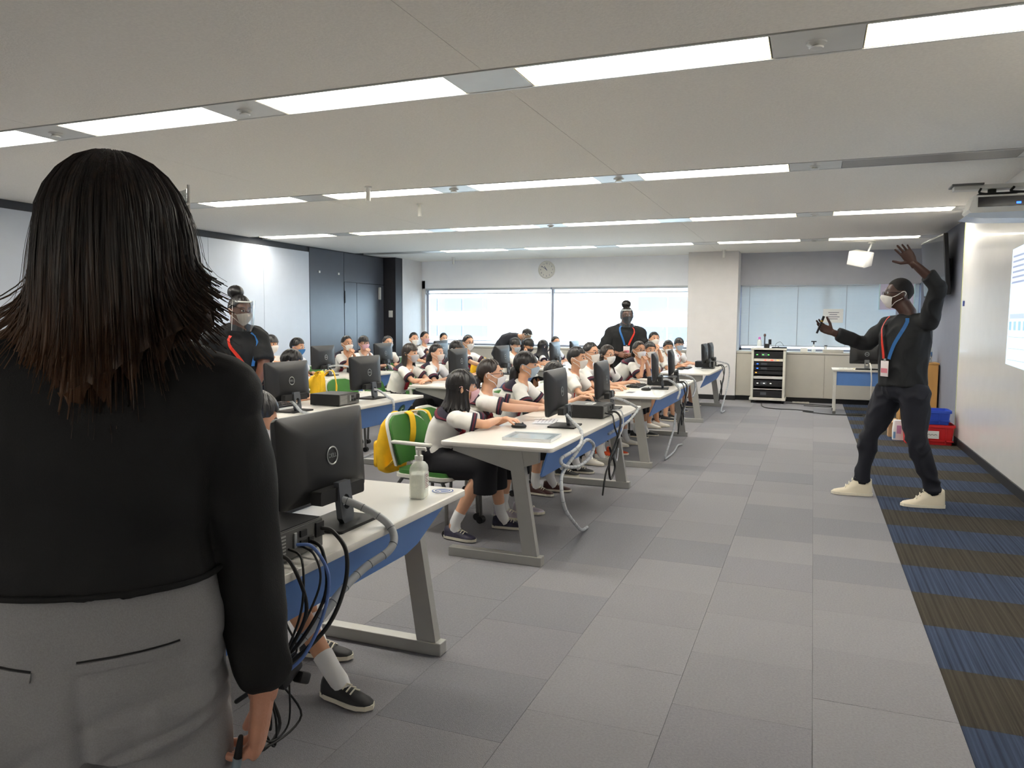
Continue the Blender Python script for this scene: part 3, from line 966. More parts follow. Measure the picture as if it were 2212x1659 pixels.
def hand(wr, D, N, side, s=1.0, curl=(18, 22, 18), spread=2.2, thumb=35, vox=.0042):
    """Palm, four fingers and a thumb. D = finger direction, N = the way the palm faces."""
    D = V(D).normalized(); N = V(N); N = (N - D * N.dot(D)).normalized()
    T = D.cross(N) * (1 if side == 'R' else -1)
    wr = V(wr)
    bm = B()
    def rg(d, w, h, dn=0.0):
        c = wr + D * d * s + N * dn * s
        return [c + (T * w * math.cos(a) + N * h * math.sin(a)) * s for a in [2 * pi * k / 14 for k in range(14)]]
    loft(bm, [rg(-.03, .026, .020), rg(0, .027, .019), rg(.03, .036, .017), (rg(.06, .041, .0155)), rg(.088, .040, .0125), rg(.098, .034, .008)])
    for off, L, r in ((.031, .068, .0086), (.0105, .077, .009), (-.0105, .071, .0086), (-.030, .055, .0075)):
        p = wr + (D * (.082 - abs(off - .01) * .25) + T * off) * s
        a = 0.0
        dd = (D + T * off * spread).normalized()
        pts = [p - D * .015 * s]; rr = [r * s]
        pts.append(p); rr.append(r * s)
        for fr, cu in ((.45, curl[0]), (.31, curl[1]), (.24, curl[2])):
            a += R(cu * (1.15 if off < 0 else 1.0))
            p = p + (dd * math.cos(a) + N * math.sin(a)) * L * fr * s
            pts.append(p); rr.append(rr[-1] * .93)
        tube(bm, pts, rr, 10, 'r')
    p = wr + (D * .022 + T * .022) * s
    a = R(thumb)
    d1 = (D * math.cos(a) + T * math.sin(a) + N * .25).normalized()
    d2 = (D * math.cos(a * .6) + T * math.sin(a * .6) + N * .35).normalized()
    tube(bm, [p, p + d1 * .046 * s, p + d1 * .046 * s + d2 * .030 * s, p + d1 * .046 * s + d2 * .052 * s], [.0125 * s, .0105 * s, .0095 * s, .0078 * s], 10, 'r')
    return remesh(bm, vox, 2)

def shoe(F, an, d, s=1.0, kind='black', high=False, laces=True, flat=True, toe_up=0.0):
    """Shoe under the ankle point an, pointing along d."""
    an = V(an); d = V(d); d.z = 0; d.normalize()
    l = V((0, 0, 1)).cross(d)
    z0 = an.z - (.085 if not high else .11) * s
    q = Quaternion(l, -R(toe_up)) if toe_up else Quaternion()
    piv = V((an.x, an.y, z0))
    def P(x, y, z):
        v = (d * x + l * y) * s + V((0, 0, z * s))
        return piv + (q @ v)
    rings = []
    top = .125 if high else .088
    for x, w, h in ((-.068, .012, .045), (-.062, .026, top * .92), (-.045, .034, top), (-.01, .037, top * .98), (.03, .039, top * (.94 if high else .80)), (.07, .042, .085 if high else .058), (.11, .044, .045), (.145, .041, .037), (.172, .030, .030), (.184, .010, .022)):
        rings.append([P(x, w * math.cos(a), .014 + (h - .014) * max(0, math.sin(a)) ** .75 if math.sin(a) > 0 else .014) for a in [2 * pi * k / 16 for k in range(16)]])
    up = F.add('shoe', loft(B(), rings), SHOE[kind], True)
    so = []
    out = [(-.074, 0), (-.066, .026), (-.03, .038), (.03, .040), (.09, .047), (.14, .045), (.176, .028), (.192, 0)]
    out = out + [(x, -y) for x, y in reversed(out[1:-1])]
    bm = loft(B(), [[P(x, y, 0) for x, y in out], [P(x, y, .018) for x, y in out]])
    F.add('shoe_sole', bm, m_sole, False, up)
    if laces:
        bm = B()
        for k in range(4):
            x = .035 + k * .02
            zz = top * .80 + .006 - k * (top * .80 - .056) / 2.2 * .9
            zz = max(zz, .055) + (.028 - .006 * k if high else 0)
            tube(bm, [P(x, -.024, zz - .012), P(x + .004, 0, zz + .003), P(x + .008, .024, zz - .012)], .0035 * s, 6)
        F.add('shoe_lace', bm, m_sole if kind != 'white' else m_cream, True, up)
    return up

class Fig:
    def __init__(s, label, base, group=None):
        s.o = V((base[0], base[1], 0))
        s.root = thing('person', label, 'person', s.o, 0, group)
    def add(s, name, bm, m, smooth=True, parent=None, ang=60):
        if isinstance(bm, bpy.types.Mesh):
            bm.transform(Matrix.Translation(-s.o))
            smooth_by_angle(bm, 180)
        else:
            bmesh.ops.translate(bm, vec=-s.o, verts=bm.verts)
        return obj(name, bm, m, parent or s.root, smooth, ang=ang)

def hair(F, H, style, m=None):
    m = m or m_hair
    fr = style.get('front', 26); sd = style.get('side', 2); bk = style.get('back', -42)
    th0 = style.get('thick', .016)
    def line(th):
        a = abs(th if th <= 180 else th - 360)
        if a < 40: return fr - style.get('arch', 0) * math.cos(R(a * 2.25))
        if a < 75: return fr + (sd - fr) * (a - 40) / 35
        if a < 105: return sd
        return sd + (bk - sd) * min(1, (a - 105) / 45)
    nu, nv = 64, 14
    rings = []
    for j in range(nv + 1):
        r = []
        for i in range(nu):
            th = 360 * i / nu
            h0 = line(th) + (1.6 * math.sin(th * 1.3) + 1.2 * math.sin(th * 2.9) if style.get('jag', 1) else 0)
            f = j / nv
            ph = 89 + (h0 - 89) * f
            lock = (.0022 if th0 > .008 else 0) * math.sin(R(th) * 17 + 2 * math.sin(R(th) * 3)) * min(1, f * 2)
            o = th0 * (1 - .5 * f ** 4) + lock
            r.append(H.at(th, ph, o * H.k))
        rings.append(r)
    rings.append([H.at(360 * i / nu, line(360 * i / nu) + 2, -.006) for i in range(nu)])
    bm = loft(B(), rings)
    L = style.get('long', 0)
    if L:
        a0 = style.get('open', 72)
        n = 44
        k = 10
        outer, inner = [], []
        for j in range(k + 1):
            f = j / k
            ro, ri = [], []
            for i in range(n + 1):
                th = a0 + (360 - 2 * a0) * i / n
                p = H.at(th, 12, .016 * H.k)
                q = H.at(th, 12, -.004)
                ll = L * (1 + .10 * math.sin(i * 2.1) + .05 * math.sin(i * 5.3))
                rad = (p - H.c); rad.z = 0
                rad.normalize()
                fl = style.get('flare', .02) * f * f - .012 * math.sin(pi * f) + .003 * math.sin(i * 1.9)
                back = H.f * (-.012 * f)
                ro.append(p + V((0, 0, -ll * f)) + rad * fl + back)
                ri.append(q + V((0, 0, -ll * f)) + rad * (fl - .004 + .018 * f) + back)
            outer.append(ro); inner.append(ri)
        loop = [o + list(reversed(i)) for o, i in zip(outer, inner)]
        loft(bm, loop)
    if style.get('bangs'):
        # a fringe hanging over the forehead
        ro = []
        for f in range(6):
            r = []
            for i in range(19):
                th = -58 + 116 * i / 18
                r.append(H.at(th, 50 - f * (50 - style['bangs']) / 5 + (3 * math.sin(i * 2.3) if f == 5 else 0), (.019 - .001 * f + .0015 * math.sin(i * 1.7)) * H.k))
            for i in reversed(range(19)):
                th = -58 + 116 * i / 18
                r.append(H.at(th, 50 - f * (50 - style['bangs']) / 5, .006 * H.k))
            ro.append(r)
        loft(bm, ro)
    F.hair = F.add('hair', bm, m)
    if style.get('tail'):
        th, ph, ln, out = style['tail']
        p = H.at(th, ph, .005)
        n = H.nrm(th, ph)
        pts = spline([p, p + n * .045 * out + V((0, 0, .008)), p + n * .062 * out + V((0, 0, -ln * .35)), p + n * .05 * out + V((0, 0, -ln * .7)), p + n * .05 * out + V((0, 0, -ln))], 5)
        N = len(pts)
        rad = [(.018 + .020 * math.sin(pi * min(1, (i / N) * 1.15 + .1))) * (1 if i < N - 1 else .35) for i in range(N)]
        F.add('ponytail', tube(B(), pts, rad, 12, 'r'), m)
        F.add('hair_tie', tube(B(), [p + n * .012, p + n * .024], .021, 12), m_navy)
    if style.get('bun'):
        th, ph, r = style['bun']
        c = H.at(th, ph, r * .75)
        bm = B(); ell(bm, c, (r, r, r * .85), None, 20, 14)
        for v in bm.verts:
            d = v.co - c
            v.co += d.normalized() * .004 * math.sin(14 * math.atan2(d.y, d.x) + 30 * d.z)
        F.add('hair_bun', bm, m)

def face(F, H, skin, mask=None, glasses=False, brow=m_hair, lids=0.0):
    for s in (1, -1):
        M = Matrix((H.f, H.l, H.u)).transposed() @ Matrix.Rotation(R(20 * s), 3, 'Z')
        c = H.at(21 * s, 3, -.006)
        e = F.add('eye', ell(B(), c, (.009 * H.k, .0155 * H.k, .0085 * H.k), M, 14, 8), m_eyew)
        F.add('iris', ell(B(), c + H.nrm(21 * s, 3) * .0062 * H.k, (.0042 * H.k, .0078 * H.k, .0078 * H.k), M, 12, 8), m_iris, True, e)
        pts = [H.at(t * s, p, .001) for t, p in ((10, 13), (20, 16), (30, 16.5), (38, 13))]
        F.add('eyebrow', tube(B(), pts, [.0022 * H.k, .003 * H.k, .0028 * H.k, .0015 * H.k], 6), brow)
    if mask:
        no, ni = [], []
        nv, nu = 10, 14
        for j in range(nv + 1):
            f = j / nv
            ro, ri = [], []
            for i in range(nu + 1):
                g = -1 + 2 * i / nu
                wv = 56 - 6 * f
                th = g * wv
                ph = (-4 - 9 * abs(g) ** 1.5) * (1 - f) + (-66 + 14 * g * g) * f
                bul = .011 * (1 - abs(g) ** 2) * math.sin(pi * min(1, .25 + f * .7)) + .0018 * math.sin(f * 3 * 2 * pi) * (1 - abs(g))
                nose = .014 * math.exp(-(th / 10) ** 2 - ((ph + 13) / 12) ** 2)
                ro.append(H.at(th, ph, (.009 + bul + nose) * H.k))
                ri.append(H.at(th, ph, (.005 + bul + nose) * H.k))
            no.append(ro); ni.append(ri)
        mk = F.add('face_mask', loft(B(), [a + list(reversed(b)) for a, b in zip(no, ni)]), MASK[mask])
        for s in (1, -1):
            pts = spline([H.at(54 * s, -14, .010), H.at(72 * s, -8, .006), H.at(95 * s, 6, .012), H.at(108 * s, -2, .008), H.at(98 * s, -18, .008), H.at(72 * s, -32, .008), H.at(50 * s, -50, .010)], 4)
            F.add('ear_loop', tube(B(), pts, .0026 * H.k, 6), MASK[mask], True, mk)
    if glasses:
        g = B()
        for s in (1, -1):
            pts = [H.w(H.loc(21 * s, 1) + V((.013, math.cos(a) * .021, math.sin(a) * .0155)) ) for a in [2 * pi * k / 18 for k in range(19)]]
            tube(g, pts, .0016, 6)
            tube(g, [H.at(38 * s, 4, .012), H.at(60 * s, 4, .010), H.at(88 * s, 2, .010)], .0018, 6)
        tube(g, [H.w(H.loc(5, 2) + V((.016, 0, 0))), H.w(H.loc(0, 3) + V((.018, 0, 0))), H.w(H.loc(-5, 2) + V((.016, 0, 0)))], .0016, 6)
        F.add('glasses', g, m_gl)

def visor(F, H, mtrim=None):
    ro, ri = [], []
    for j in range(9):
        f = j / 8
        a, b = [], []
        for i in range(17):
            th = R(-68 + 136 * i / 16)
            z = .085 - .235 * f
            rad = .125
            a.append(H.w(V((math.cos(th) * rad * 1.05 - .005, math.sin(th) * rad * .80, z))))
            b.append(H.w(V((math.cos(th) * (rad - .0015) * 1.05 - .005, math.sin(th) * (rad - .0015) * .80, z))))
        ro.append(a); ri.append(b)
    v = F.add('face_shield', loft(B(), [a + list(reversed(b)) for a, b in zip(ro, ri)]), m_clear)
    for s in (0, 16):
        tr = B()
        tube(tr, [r[s] for r in ro], .0022, 6)
        tube(tr, [ro[1][s], H.at(100 if s else -100, 14, .012)], .0022, 6)
        F.add('shield_frame', tr, mtrim or m_white, True, v)
    F.add('forehead_band', tube(B(), [H.at(-62 + 124 * i / 12, 36, .014) for i in range(13)], .007, 6), m_white, True, v)

def limb(bm, a, b, c, r, cap='r', n=12):
    """Tapering two-segment limb a-b-c; r = radii at start, mid1, joint, mid2, end."""
    a, b, c = V(a), V(b), V(c)
    pts = [a, a.lerp(b, .45), a.lerp(b, .9), b.lerp(c, .12), b.lerp(c, .4), c]
    tube(bm, pts, [r[0], r[1], r[2], r[2], r[3], r[4]], n, cap)

def lanyard(F, T, HW, m, u0, badge=None, nm='lanyard', w=.017, t_end=.42, u_end=0, off=.014):
    pts, nr = [], []
    for k in range(13):
        f = k / 12
        t = .965 + (t_end - .965) * f
        u = u0 * (1 - f) ** 1.25 + u_end * f
        p = surf(T, HW, u, t, off)
        q = surf(T, HW, u, t, off + .01)
        pts.append(p); nr.append(q - p)
    return F.add(nm, ribbon(B(), pts, nr, w, .0025), m, False), pts[-1], nr[-1]

KIDS = []
def kid(label, hd, hair_st, mask='white', sex='girl', lean=.17, look=None, pitch=0, pose='table', glasses=False, skin=None,
        shoes='black', edge=None, vox=None, turn=.45, tail_m=None, arms=None, tie=True, feet=None, k=.94, hm=None, has_chair=True, chair_label=None, roll=0, lean_y=0, bare=False, chair_dy=0, chair_rot=0):
    hd = V(hd)
    skin = skin or m_skin
    dist = hd.xy.length
    vox = vox or (.009 if dist < 8 else .0115)
    look = V(look) if look else PRES
    lf = (look - hd); lf.z = 0; lf.normalize()
    F0 = V((1, 0, 0))
    Fb = F0.lerp(lf, turn).normalized()
    nk = hd - lf * .022 - V((0, 0, .148))
    pel = V((hd.x - lean, hd.y - lean_y, .485))
    Fg = Fig(label, (pel.x, pel.y))
    H = Head(hd, lf, pitch, roll, k)
    HW = HW_KID
    T = torso_rings(pel, nk, Fb, F0, HW, -.006)
    Lb = V((0, 0, 1)).cross(Fb)
    sh = {s: nk + Lb * sg * .142 - V((0, 0, .048)) for s, sg in (('L', 1), ('R', -1))}
    edge = edge if edge is not None else hd.x + .12
    bm = B()
    head_mesh(bm, H)
    tube(bm, [nk - V((0, 0, .05)), nk + V((0, 0, .02)), hd - H.u * .055 - H.f * .012], [.050, .042, .044], 14, 'r')
    torso_loft(bm, T)
    hands, sleeves = [], {}
    for s, sg in (('L', 1), ('R', -1)):
        if arms and s in arms:
            tgt, pole, D, N = [V(q) for q in arms[s]]
        elif pose == 'chin':
            tgt = hd + lf * .135 + V((0, 0, -.155)) + Lb * sg * .04
            pole = Lb * sg * .35 + V((.1, 0, -1)); D = -Lb * sg * .55 + V((0, 0, .8)) + lf * .1; N = -Lb * sg - lf * .6
        elif pose == 'fold':
            tgt = V((edge + .05, hd.y + sg * -.03, .735)) + Fb * (.03 if sg > 0 else 0); pole = Lb * sg + V((0, 0, -.5)); D = -Lb * sg + V((.15, 0, 0)); N = V((0, 0, -1))
        elif pose == 'lap':
            tgt = pel + V((.24, sg * .07, .10)); pole = Lb * sg * .5 + V((-.6, 0, -.4)); D = V((1, -sg * .3, -.2)); N = V((0, 0, -1))
        else:
            tgt = V((edge + .12, hd.y + sg * .12, .738)); pole = Lb * sg * .7 + V((-.2, 0, -1)); D = V((1, -sg * .35, -.05)); N = V((0, 0, -1))
        el, wr = ik(sh[s], tgt, .205, .195, pole)
        if el.z < .735 and el.x > edge - .03 and pose in ('table', 'fold', 'chin'):
            el.z = .735
        limb(bm, sh[s] - Lb * sg * .02, el, wr, (.040, .036, .031, .029, .021))
        tube(bm, [nk - V((0, 0, .03)), sh[s] - Lb * sg * .01], [.045, .042], 12, 'r')
        hands.append(hand(wr, D, N, s, .80, vox=.0042 if dist < 8 else .0055))
        sleeves[s] = (el, wr)
    feet = feet or {}
    legs = {}
    for s, sg in (('L', 1), ('R', -1)):
        hip = pel + V((.03, sg * .065, -.03))
        kn = V((pel.x + .36, pel.y + sg * .085, .455))
        fx, fy = feet.get(s, (pel.x + .36 + .04 * sg, pel.y + sg * .085))
        an = V((fx, fy, .085))
        limb(bm, hip, kn, an, (.072, .062, .048, .046, .030))
        tube(bm, [an, an + V((.06, 0, -.065))], [.028, .018], 8, 'r')
        legs[s] = (hip, kn, an)
    body = remesh(bm, vox, 2)
    Fg.add('body', join_me(body, *hands), skin, True, ang=180)
    # shirt with short sleeves
    bm = B()
    T2 = torso_rings(pel, nk, Fb, F0, HW, .012)
    torso_loft(bm, T2[1:])
    for s, sg in (('L', 1), ('R', -1)):
        el = sleeves[s][0]
        a = sh[s] - Lb * sg * .025
        e = a.lerp(el, .66)
        tube(bm, [nk - V((0, 0, .045)), sh[s] - Lb * sg * .01 + V((0, 0, .003))], [.046, .054], 14, 'r')
        tube(bm, [a, a.lerp(e, .5), e], [.056, .058, .058], 14, 'f')
    Fg.add('shirt', folds(remesh(bm, .0095 if dist < 8 else .012, 4), .008, 9, hd.y), m_shirt)
    TS, off = T2, .009
    if sex == 'girl':
        for s, sg in (('L', 1), ('R', -1)):
            el = sleeves[s][0]
            a = sh[s] - Lb * sg * .025
            d = (el - a)
            cf = tube(B(), [a + d * .53, a + d * .69], [.0645, .0645], 16)
            cuff = Fg.add('sleeve_cuff', cf, m_navy)
            Fg.add('cuff_band', tube(B(), [a + d * .59, a + d * .635], [.066, .066], 16), m_burg, True, cuff)
        ro, ri = [], []
        def bounds(u):
            w = abs(u if u <= 180 else 360 - u)
            hi = .74 + .235 * min(1, w / 50)
            lo = hi - .05 if w < 8 else (.70 + .17 * min(1, w / 70) if w < 80 else .87 - .11 * min(1, (w - 80) / 40))
            return min(lo, hi - .04), hi
        for part, fa, fb, m, nm in ((0, .0, 1., m_navy, 'sailor_collar'), (1, .10, .26, m_burg, 'collar_band')):
            rows = []
            oo = off + (.004 if part else 0)
            for j in range(5):
                f = fa + (fb - fa) * j / 4
                a, b = [], []
                for i in range(41):
                    u = 4 + 352 * i / 40
                    lo, hi = bounds(u)
                    t = lo + (hi - lo) * f
                    a.append(surf(TS, HW, u, t, oo + .006))
                    b.append(surf(TS, HW, u, t, oo))
                rows.append(a + list(reversed(b)))
            cb = Fg.add(nm, loft(B(), rows), m, True, None if part == 0 else col_)
            if part == 0: col_ = cb
        if tie:
            for uu in (-5, 5):
                pts, nr = [], []
                for q in range(8):
                    t = .745 - .36 * q / 7
                    pts.append(surf(TS, HW, uu, t, off + .006)); nr.append(surf(TS, HW, uu, t, .05) - surf(TS, HW, uu, t, 0))
                sc = Fg.add('scarf_end', ribbon(B(), pts, nr, .036, .005), m_tie, False)
            kb = B(); ell(kb, surf(TS, HW, 0, .74, off + .012), (.016, .022, .018), None, 10, 8)
            Fg.add('scarf_knot', kb, m_tie)
    else:
        ro = []
        for j in range(4):
            f = j / 3
            a, b = [], []
            for i in range(33):
                u = 8 + 344 * i / 32
                w = abs(u if u <= 180 else 360 - u)
                t = (.995 - .13 * f) - (.06 * f * max(0, 1 - w / 40))
                a.append(surf(TS, HW, u, t, off + .010)); b.append(surf(TS, HW, u, t, off + .003))
            ro.append(a + list(reversed(b)))
        Fg.add('shirt_collar', loft(B(), ro), m_shirt)
        for u in (48, -48):
            lanyard(Fg, TS, HW, m_red, u, off=.024, w=.013, nm='red_strap', t_end=.36)
    # skirt or shorts
    bm = B()
    TT = torso_rings(pel, nk, Fb, F0, HW, .016)
    torso_loft(bm, TT[0:4])
    for s, sg in (('L', 1), ('R', -1)):
        hip, kn, an = legs[s]
        if sex == 'girl':
            tube(bm, [hip, hip.lerp(kn, .5), kn + V((.02, 0, .005))], [.095, .092, .082], 14, 'r')
            tube(bm, [hip.lerp(kn, .5) - V((0, sg * .05, 0)), kn + V((0, -sg * .04, 0))], [.08, .07], 12, 'r')
            tube(bm, [kn + V((.015, 0, 0)), kn + V((.01, 0, -.16))], [.082, .088], 14, 'f')
        else:
            tube(bm, [hip, hip.lerp(kn, .5), hip.lerp(kn, .92)], [.088, .082, .080], 14, 'f')
    Fg.add('skirt' if sex == 'girl' else 'shorts', folds(remesh(bm, .012 if dist < 8 else .015, 5), .006, 8, hd.y), m_skirt)
    for s, sg in (('L', 1), ('R', -1)):
        hip, kn, an = legs[s]
        if dist < 9.5:
            d = (kn - an).normalized()
            Fg.add('sock', tube(B(), [an + V((.035, 0, -.05)), an + V((.014, 0, -.012)), an + d * .03, an + d * .06, an + d * .10], [.032, .036, .036, .037, .039], 14, 'f'), m_sock)
        shoe(Fg, an, V((1, sg * .15, 0)), .92, shoes if isinstance(shoes, str) else shoes[0 if s == 'L' else 1], laces=dist < 8)
    hair(Fg, H, hair_st, hm)
    face(Fg, H, skin, None if bare else mask, glasses)
    if has_chair:
        chair(pel.x - .03, pel.y + chair_dy, chair_rot, chair_label or ('green office chair under the ' + label.split(' person ')[-1] if False else 'green chair of the ' + ' '.join(label.split()[:12]).rstrip(',')))
    KIDS.append(Fg)
    return Fg, T2, H

SHORT = dict(front=30, side=8, back=-36, thick=.019)
SHORTF = dict(front=30, side=2, back=-38, thick=.020, bangs=14)
TIED = dict(front=38, side=8, back=-34, thick=.012, arch=-6)
BOB = dict(front=30, side=-6, back=-36, thick=.018, long=.165, open=62, bangs=14, flare=.02)
LONG = dict(front=32, side=-4, back=-36, thick=.017, long=.235, open=80, bangs=20, flare=.035)
PONY = dict(front=36, side=6, back=-36, thick=.015, tail=(180, -18, .30, .8))
PONYB = dict(front=36, side=2, back=-36, thick=.017, bangs=12, tail=(178, -24, .36, .6))
SIDET = dict(front=34, side=2, back=-36, thick=.016, bangs=14, tail=(150, 10, .06, 1.0))

# ---------------------------------------------------------------- pupils
eA, eB, eC = -2.03, -4.15, -6.12
kid('person with bobbed black hair and pink mask leaning on the table near the clear case', (-2.15, 4.55, .97), BOB, 'pink', lean=.17, edge=eA, look=(.6, 6.3, 1.2), vox=.0075, shoes='navy',
    arms={'R': ((-1.95, 4.70, .748), (.5, -.8, -.2), (-.15, 1, 0), (0, 0, -1)), 'L': ((-1.90, 4.73, .752), (0, .6, -.4), (1, -.1, -.05), (0, 0, -1))}, k=.95,
    feet={'R': (-2.12, 4.36), 'L': (-1.93, 4.72)}, chair_label='green chair with the yellow backpack on it, behind the pink-masked person', chair_dy=.06, chair_rot=-8)
kid('person with white mask and hair tied back, both forearms stretched across the table', (-2.17, 5.07, 1.025), dict(TIED, tail=(180, -22, .22, .7)), 'white', lean=.18, edge=eA, look=(.6, 6.3, 1.5), vox=.0075, shoes='silver', hm=m_hairb, glasses=True,
    arms={'R': ((-1.70, 5.14, .775), (.2, -.8, -.6), (1, .15, .15), (.1, .3, -1)), 'L': ((-1.66, 5.24, .775), (0, .8, -.6), (1, -.1, .1), (0, -.2, -1))})
kid('person with a long black ponytail and light blue mask, second monitor beyond', (-2.19, 5.86, 1.05), PONYB, 'lblue', lean=.20, edge=eA, look=(.6, 6.5, 1.4), vox=.0075, shoes='brown')
kid('person bowed so that only black hair shows above a monitor', (-2.22, 6.68, .93), SHORT, 'white', sex='boy', lean=.2, edge=eA, look=(-1.5, 6.6, .8), pitch=-28, shoes='black', has_chair=True)
kid('person with short hair, white mask and a red strap over a plain white shirt', (-2.18, 7.30, 1.045), SHORT, 'white', sex='boy', lean=.17, edge=eA, shoes='white', look=(.9, 6.9, 1.4))
kid('person with glasses and white mask, face just behind the red-strapped one', (-2.18, 7.80, 1.085), TIED, 'white', lean=.17, edge=eA, glasses=True, shoes='orange')
kid('person with glasses, white mask and long dark hair beside the standing person in black', (-2.18, 8.52, 1.035), dict(LONG, bangs=None, front=38), 'white', lean=.2, edge=eA, glasses=True, hm=m_hairb, shoes='white')
kid('person with clasped hands by the white mask and glasses, elbows on the table', (-1.98, 9.28, 1.07), dict(TIED, tail=(180, -10, .12, .6)), 'white', lean=.33, edge=eA, glasses=True, pose='chin', skin=m_skin2, hm=m_hairb, shoes='black')
kid('person half hidden right behind the one with clasped hands', (-2.03, 10.19, 1.036), SHORT, 'white', sex='boy', lean=.30, edge=eA, skin=m_skin2, shoes='white', pose='chin')
kid('person with cropped hair and white mask sitting tallest, chin lifted to the screen', (-2.14, 11.04, 1.167), dict(SHORT, thick=.012), 'white', sex='boy', lean=.12, edge=eA, pitch=8, pose='chin', shoes='black')
kid('person in white shirt showing only forehead above a monitor edge, by the window', (-2.12, 12.10, 1.02), SHORT, 'white', sex='boy', lean=.25, edge=eA, pitch=-5, skin=m_skin2, shoes='navy')
kid('person with short hair and light blue mask sitting next to the white pillar', (-2.10, 13.02, 1.045), SHORTF, 'lblue', sex='boy', lean=.2, edge=eA, shoes='navy', look=(1.2, 7, 1.3))
# second column
kid('person with long loose hair and lowered grey mask, arms folded on the table', (-4.28, 7.68, 1.04), LONG, 'grey', lean=.20, edge=eB, pose='fold', look=(-.2, 7.2, 1.4), hm=m_hairb, shoes='black')
kid('person with beige mask and low ponytail, one hand reaching over the table', (-4.28, 8.34, 1.02), PONY, 'beige', lean=.2, edge=eB, look=(-.3, 7.6, 1.4), shoes='black')
kid('person with dark ponytail half hidden behind a monitor, second column', (-4.28, 8.90, 1.05), PONYB, 'white', lean=.2, edge=eB, look=(-.6, 8.2, 1.4), shoes='white')
kid('person with glasses peeping over a monitor top at the wide window', (-4.52, 9.78, 1.11), TIED, 'white', lean=.14, edge=eB, glasses=True, shoes='black')
kid('person with tousled black hair, light blue mask and hand raised to the chin', (-4.28, 11.00, 1.045), SHORTF, 'lblue', sex='boy', lean=.2, edge=eB, look=(-2, 9.6, .9), pitch=-8, shoes='black',
    arms={'R': ((-4.10, 10.98, .90), (.2, -.6, -1), (.1, .4, .9), (-.9, .2, 0)), 'L': ((-4.0, 11.15, .738), (0, .7, -1), (1, -.3, 0), (0, 0, -1))})
kid('person with black mask looking down beside the bending person', (-4.28, 11.58, 1.03), SHORTF, 'black', sex='boy', lean=.2, edge=eB, look=(-2.5, 10.8, .7), pitch=-24, skin=m_skin2, shoes='black')
kid('person with long loose hair turned away from the camera, in white sailor shirt', (-4.26, 12.24, .995), dict(LONG, long=.22, open=58), 'white', lean=.2, edge=eB, look=(-3, 14, .9), pitch=-10, shoes='black')
kid('person hidden up to the forehead by the farthest monitor near the mullion', (-4.24, 12.86, 1.05), TIED, 'white', lean=.2, edge=eB, look=(-3, 11.8, 1.2), shoes='white')
kid('person with bowed black head behind the left monitor of the number five table', (-4.28, 5.54, 1.035), SHORT, 'white', sex='boy', lean=.2, edge=eB, look=(-3.2, 6.2, .8), pitch=-22, shoes='black')
# third column
kid('person with tousled hair and white mask, arms crossed high in front', (-6.15, 7.58, 1.115), SHORTF, 'white', sex='boy', lean=.2, edge=eC, look=(-.8, 6.2, 1.3), skin=m_skin2, shoes='white',
    arms={'R': ((-5.92, 7.72, .93), (.5, -.5, -1), (.1, 1, .15), (-.8, 0, -.4)), 'L': ((-5.90, 7.58, .90), (.5, .6, -1), (0, -1, .1), (-.8, 0, -.4))})
kid('person with cropped hair and blue mask, forearm on the table by the whiteboard', (-6.15, 8.09, 1.07), SHORT, 'blue', sex='boy', lean=.2, edge=eC, look=(-2, 8.4, .9), pitch=-8, skin=m_skin2, shoes='white')
kid('person with white mask and fingertips together in front of the dark door', (-6.05, 9.06, 1.09), TIED, 'white', lean=.28, edge=eC, look=(-1, 6.6, 1.4), pose='chin', shoes='black', skin=m_skin2)
kid('person with glasses, pink mask and side ponytail, fists under the chin', (-6.23, 9.77, 1.076), SIDET, 'pink', lean=.28, edge=eC, look=(-1, 6.6, 1.3), pose='chin', glasses=True, shoes='black')
kid('person peeping over a monitor in front of the black column', (-6.05, 10.16, 1.075), TIED, 'lblue', lean=.28, edge=eC, look=(-1, 6.6, 1.3), shoes='black')
kid('person with white mask seated at the window corner, black hair parted', (-6.28, 11.40, 1.11), TIED, 'white', lean=.14, edge=eC, look=(-1, 7, 1.4), shoes='black')
kid('person with pink mask and red scarf seated at the window corner, face in profile', (-6.49, 12.19, 1.114), dict(TIED, front=44), 'pink', lean=.14, edge=eC, look=(0, 9, 1.6), pose='fold', shoes='black')
kid('person whose hair and forehead top a far monitor under the window', (-6.57, 13.10, 1.082), TIED, 'white', lean=.16, edge=eC, look=(-1, 8, 1.4), shoes='black')
# nearest table
kid('person bowed behind the large nearest monitor, black hair, foot stretched out', (-2.12, 2.50, 1.00), dict(SHORT, thick=.018), 'white', sex='boy', lean=.24, edge=eA, look=(-1.4, 3.3, .6), pitch=-20, vox=.007, shoes='black',
    feet={'R': (-1.60, 2.30), 'L': (-1.90, 2.58)}, skin=m_skin2, chair_label='chair at the nearest table, its grey leg and caster showing under the panel',
    arms={'R': ((-1.90, 2.42, .752), (0, -.8, -.5), (1, .2, 0), (0, 0, -1)), 'L': ((-1.88, 2.62, .752), (0, .8, -.5), (1, -.2, 0), (0, 0, -1))})
# empty chairs and bags
backpack(-2.80, 4.84, .305, -6, 'yellow backpack hanging by its straps on the green chair of the pink-masked person', 1.04, 1.75)
chair(-4.62, 6.75, 8, 'empty green chair carrying a yellow backpack, behind the number five table')
backpack(-4.86, 6.76, .44, 0, 'yellow backpack slumped over an empty green chair behind the number five table', 1.0)
chair(-4.66, 7.15, -20, 'green chair turned beside the table end, right of the number five monitor')
chair(-4.85, 5.95, 10, 'green chair with a yellow backpack just behind the standing person with red and blue lanyards')
backpack(-5.10, 5.95, .42, 0, 'yellow backpack on a green chair, seen beside the arm of the standing person in black')
backpack(-4.82, 10.75, .42, 0, 'yellow backpack beside a far monitor, under the wide window')

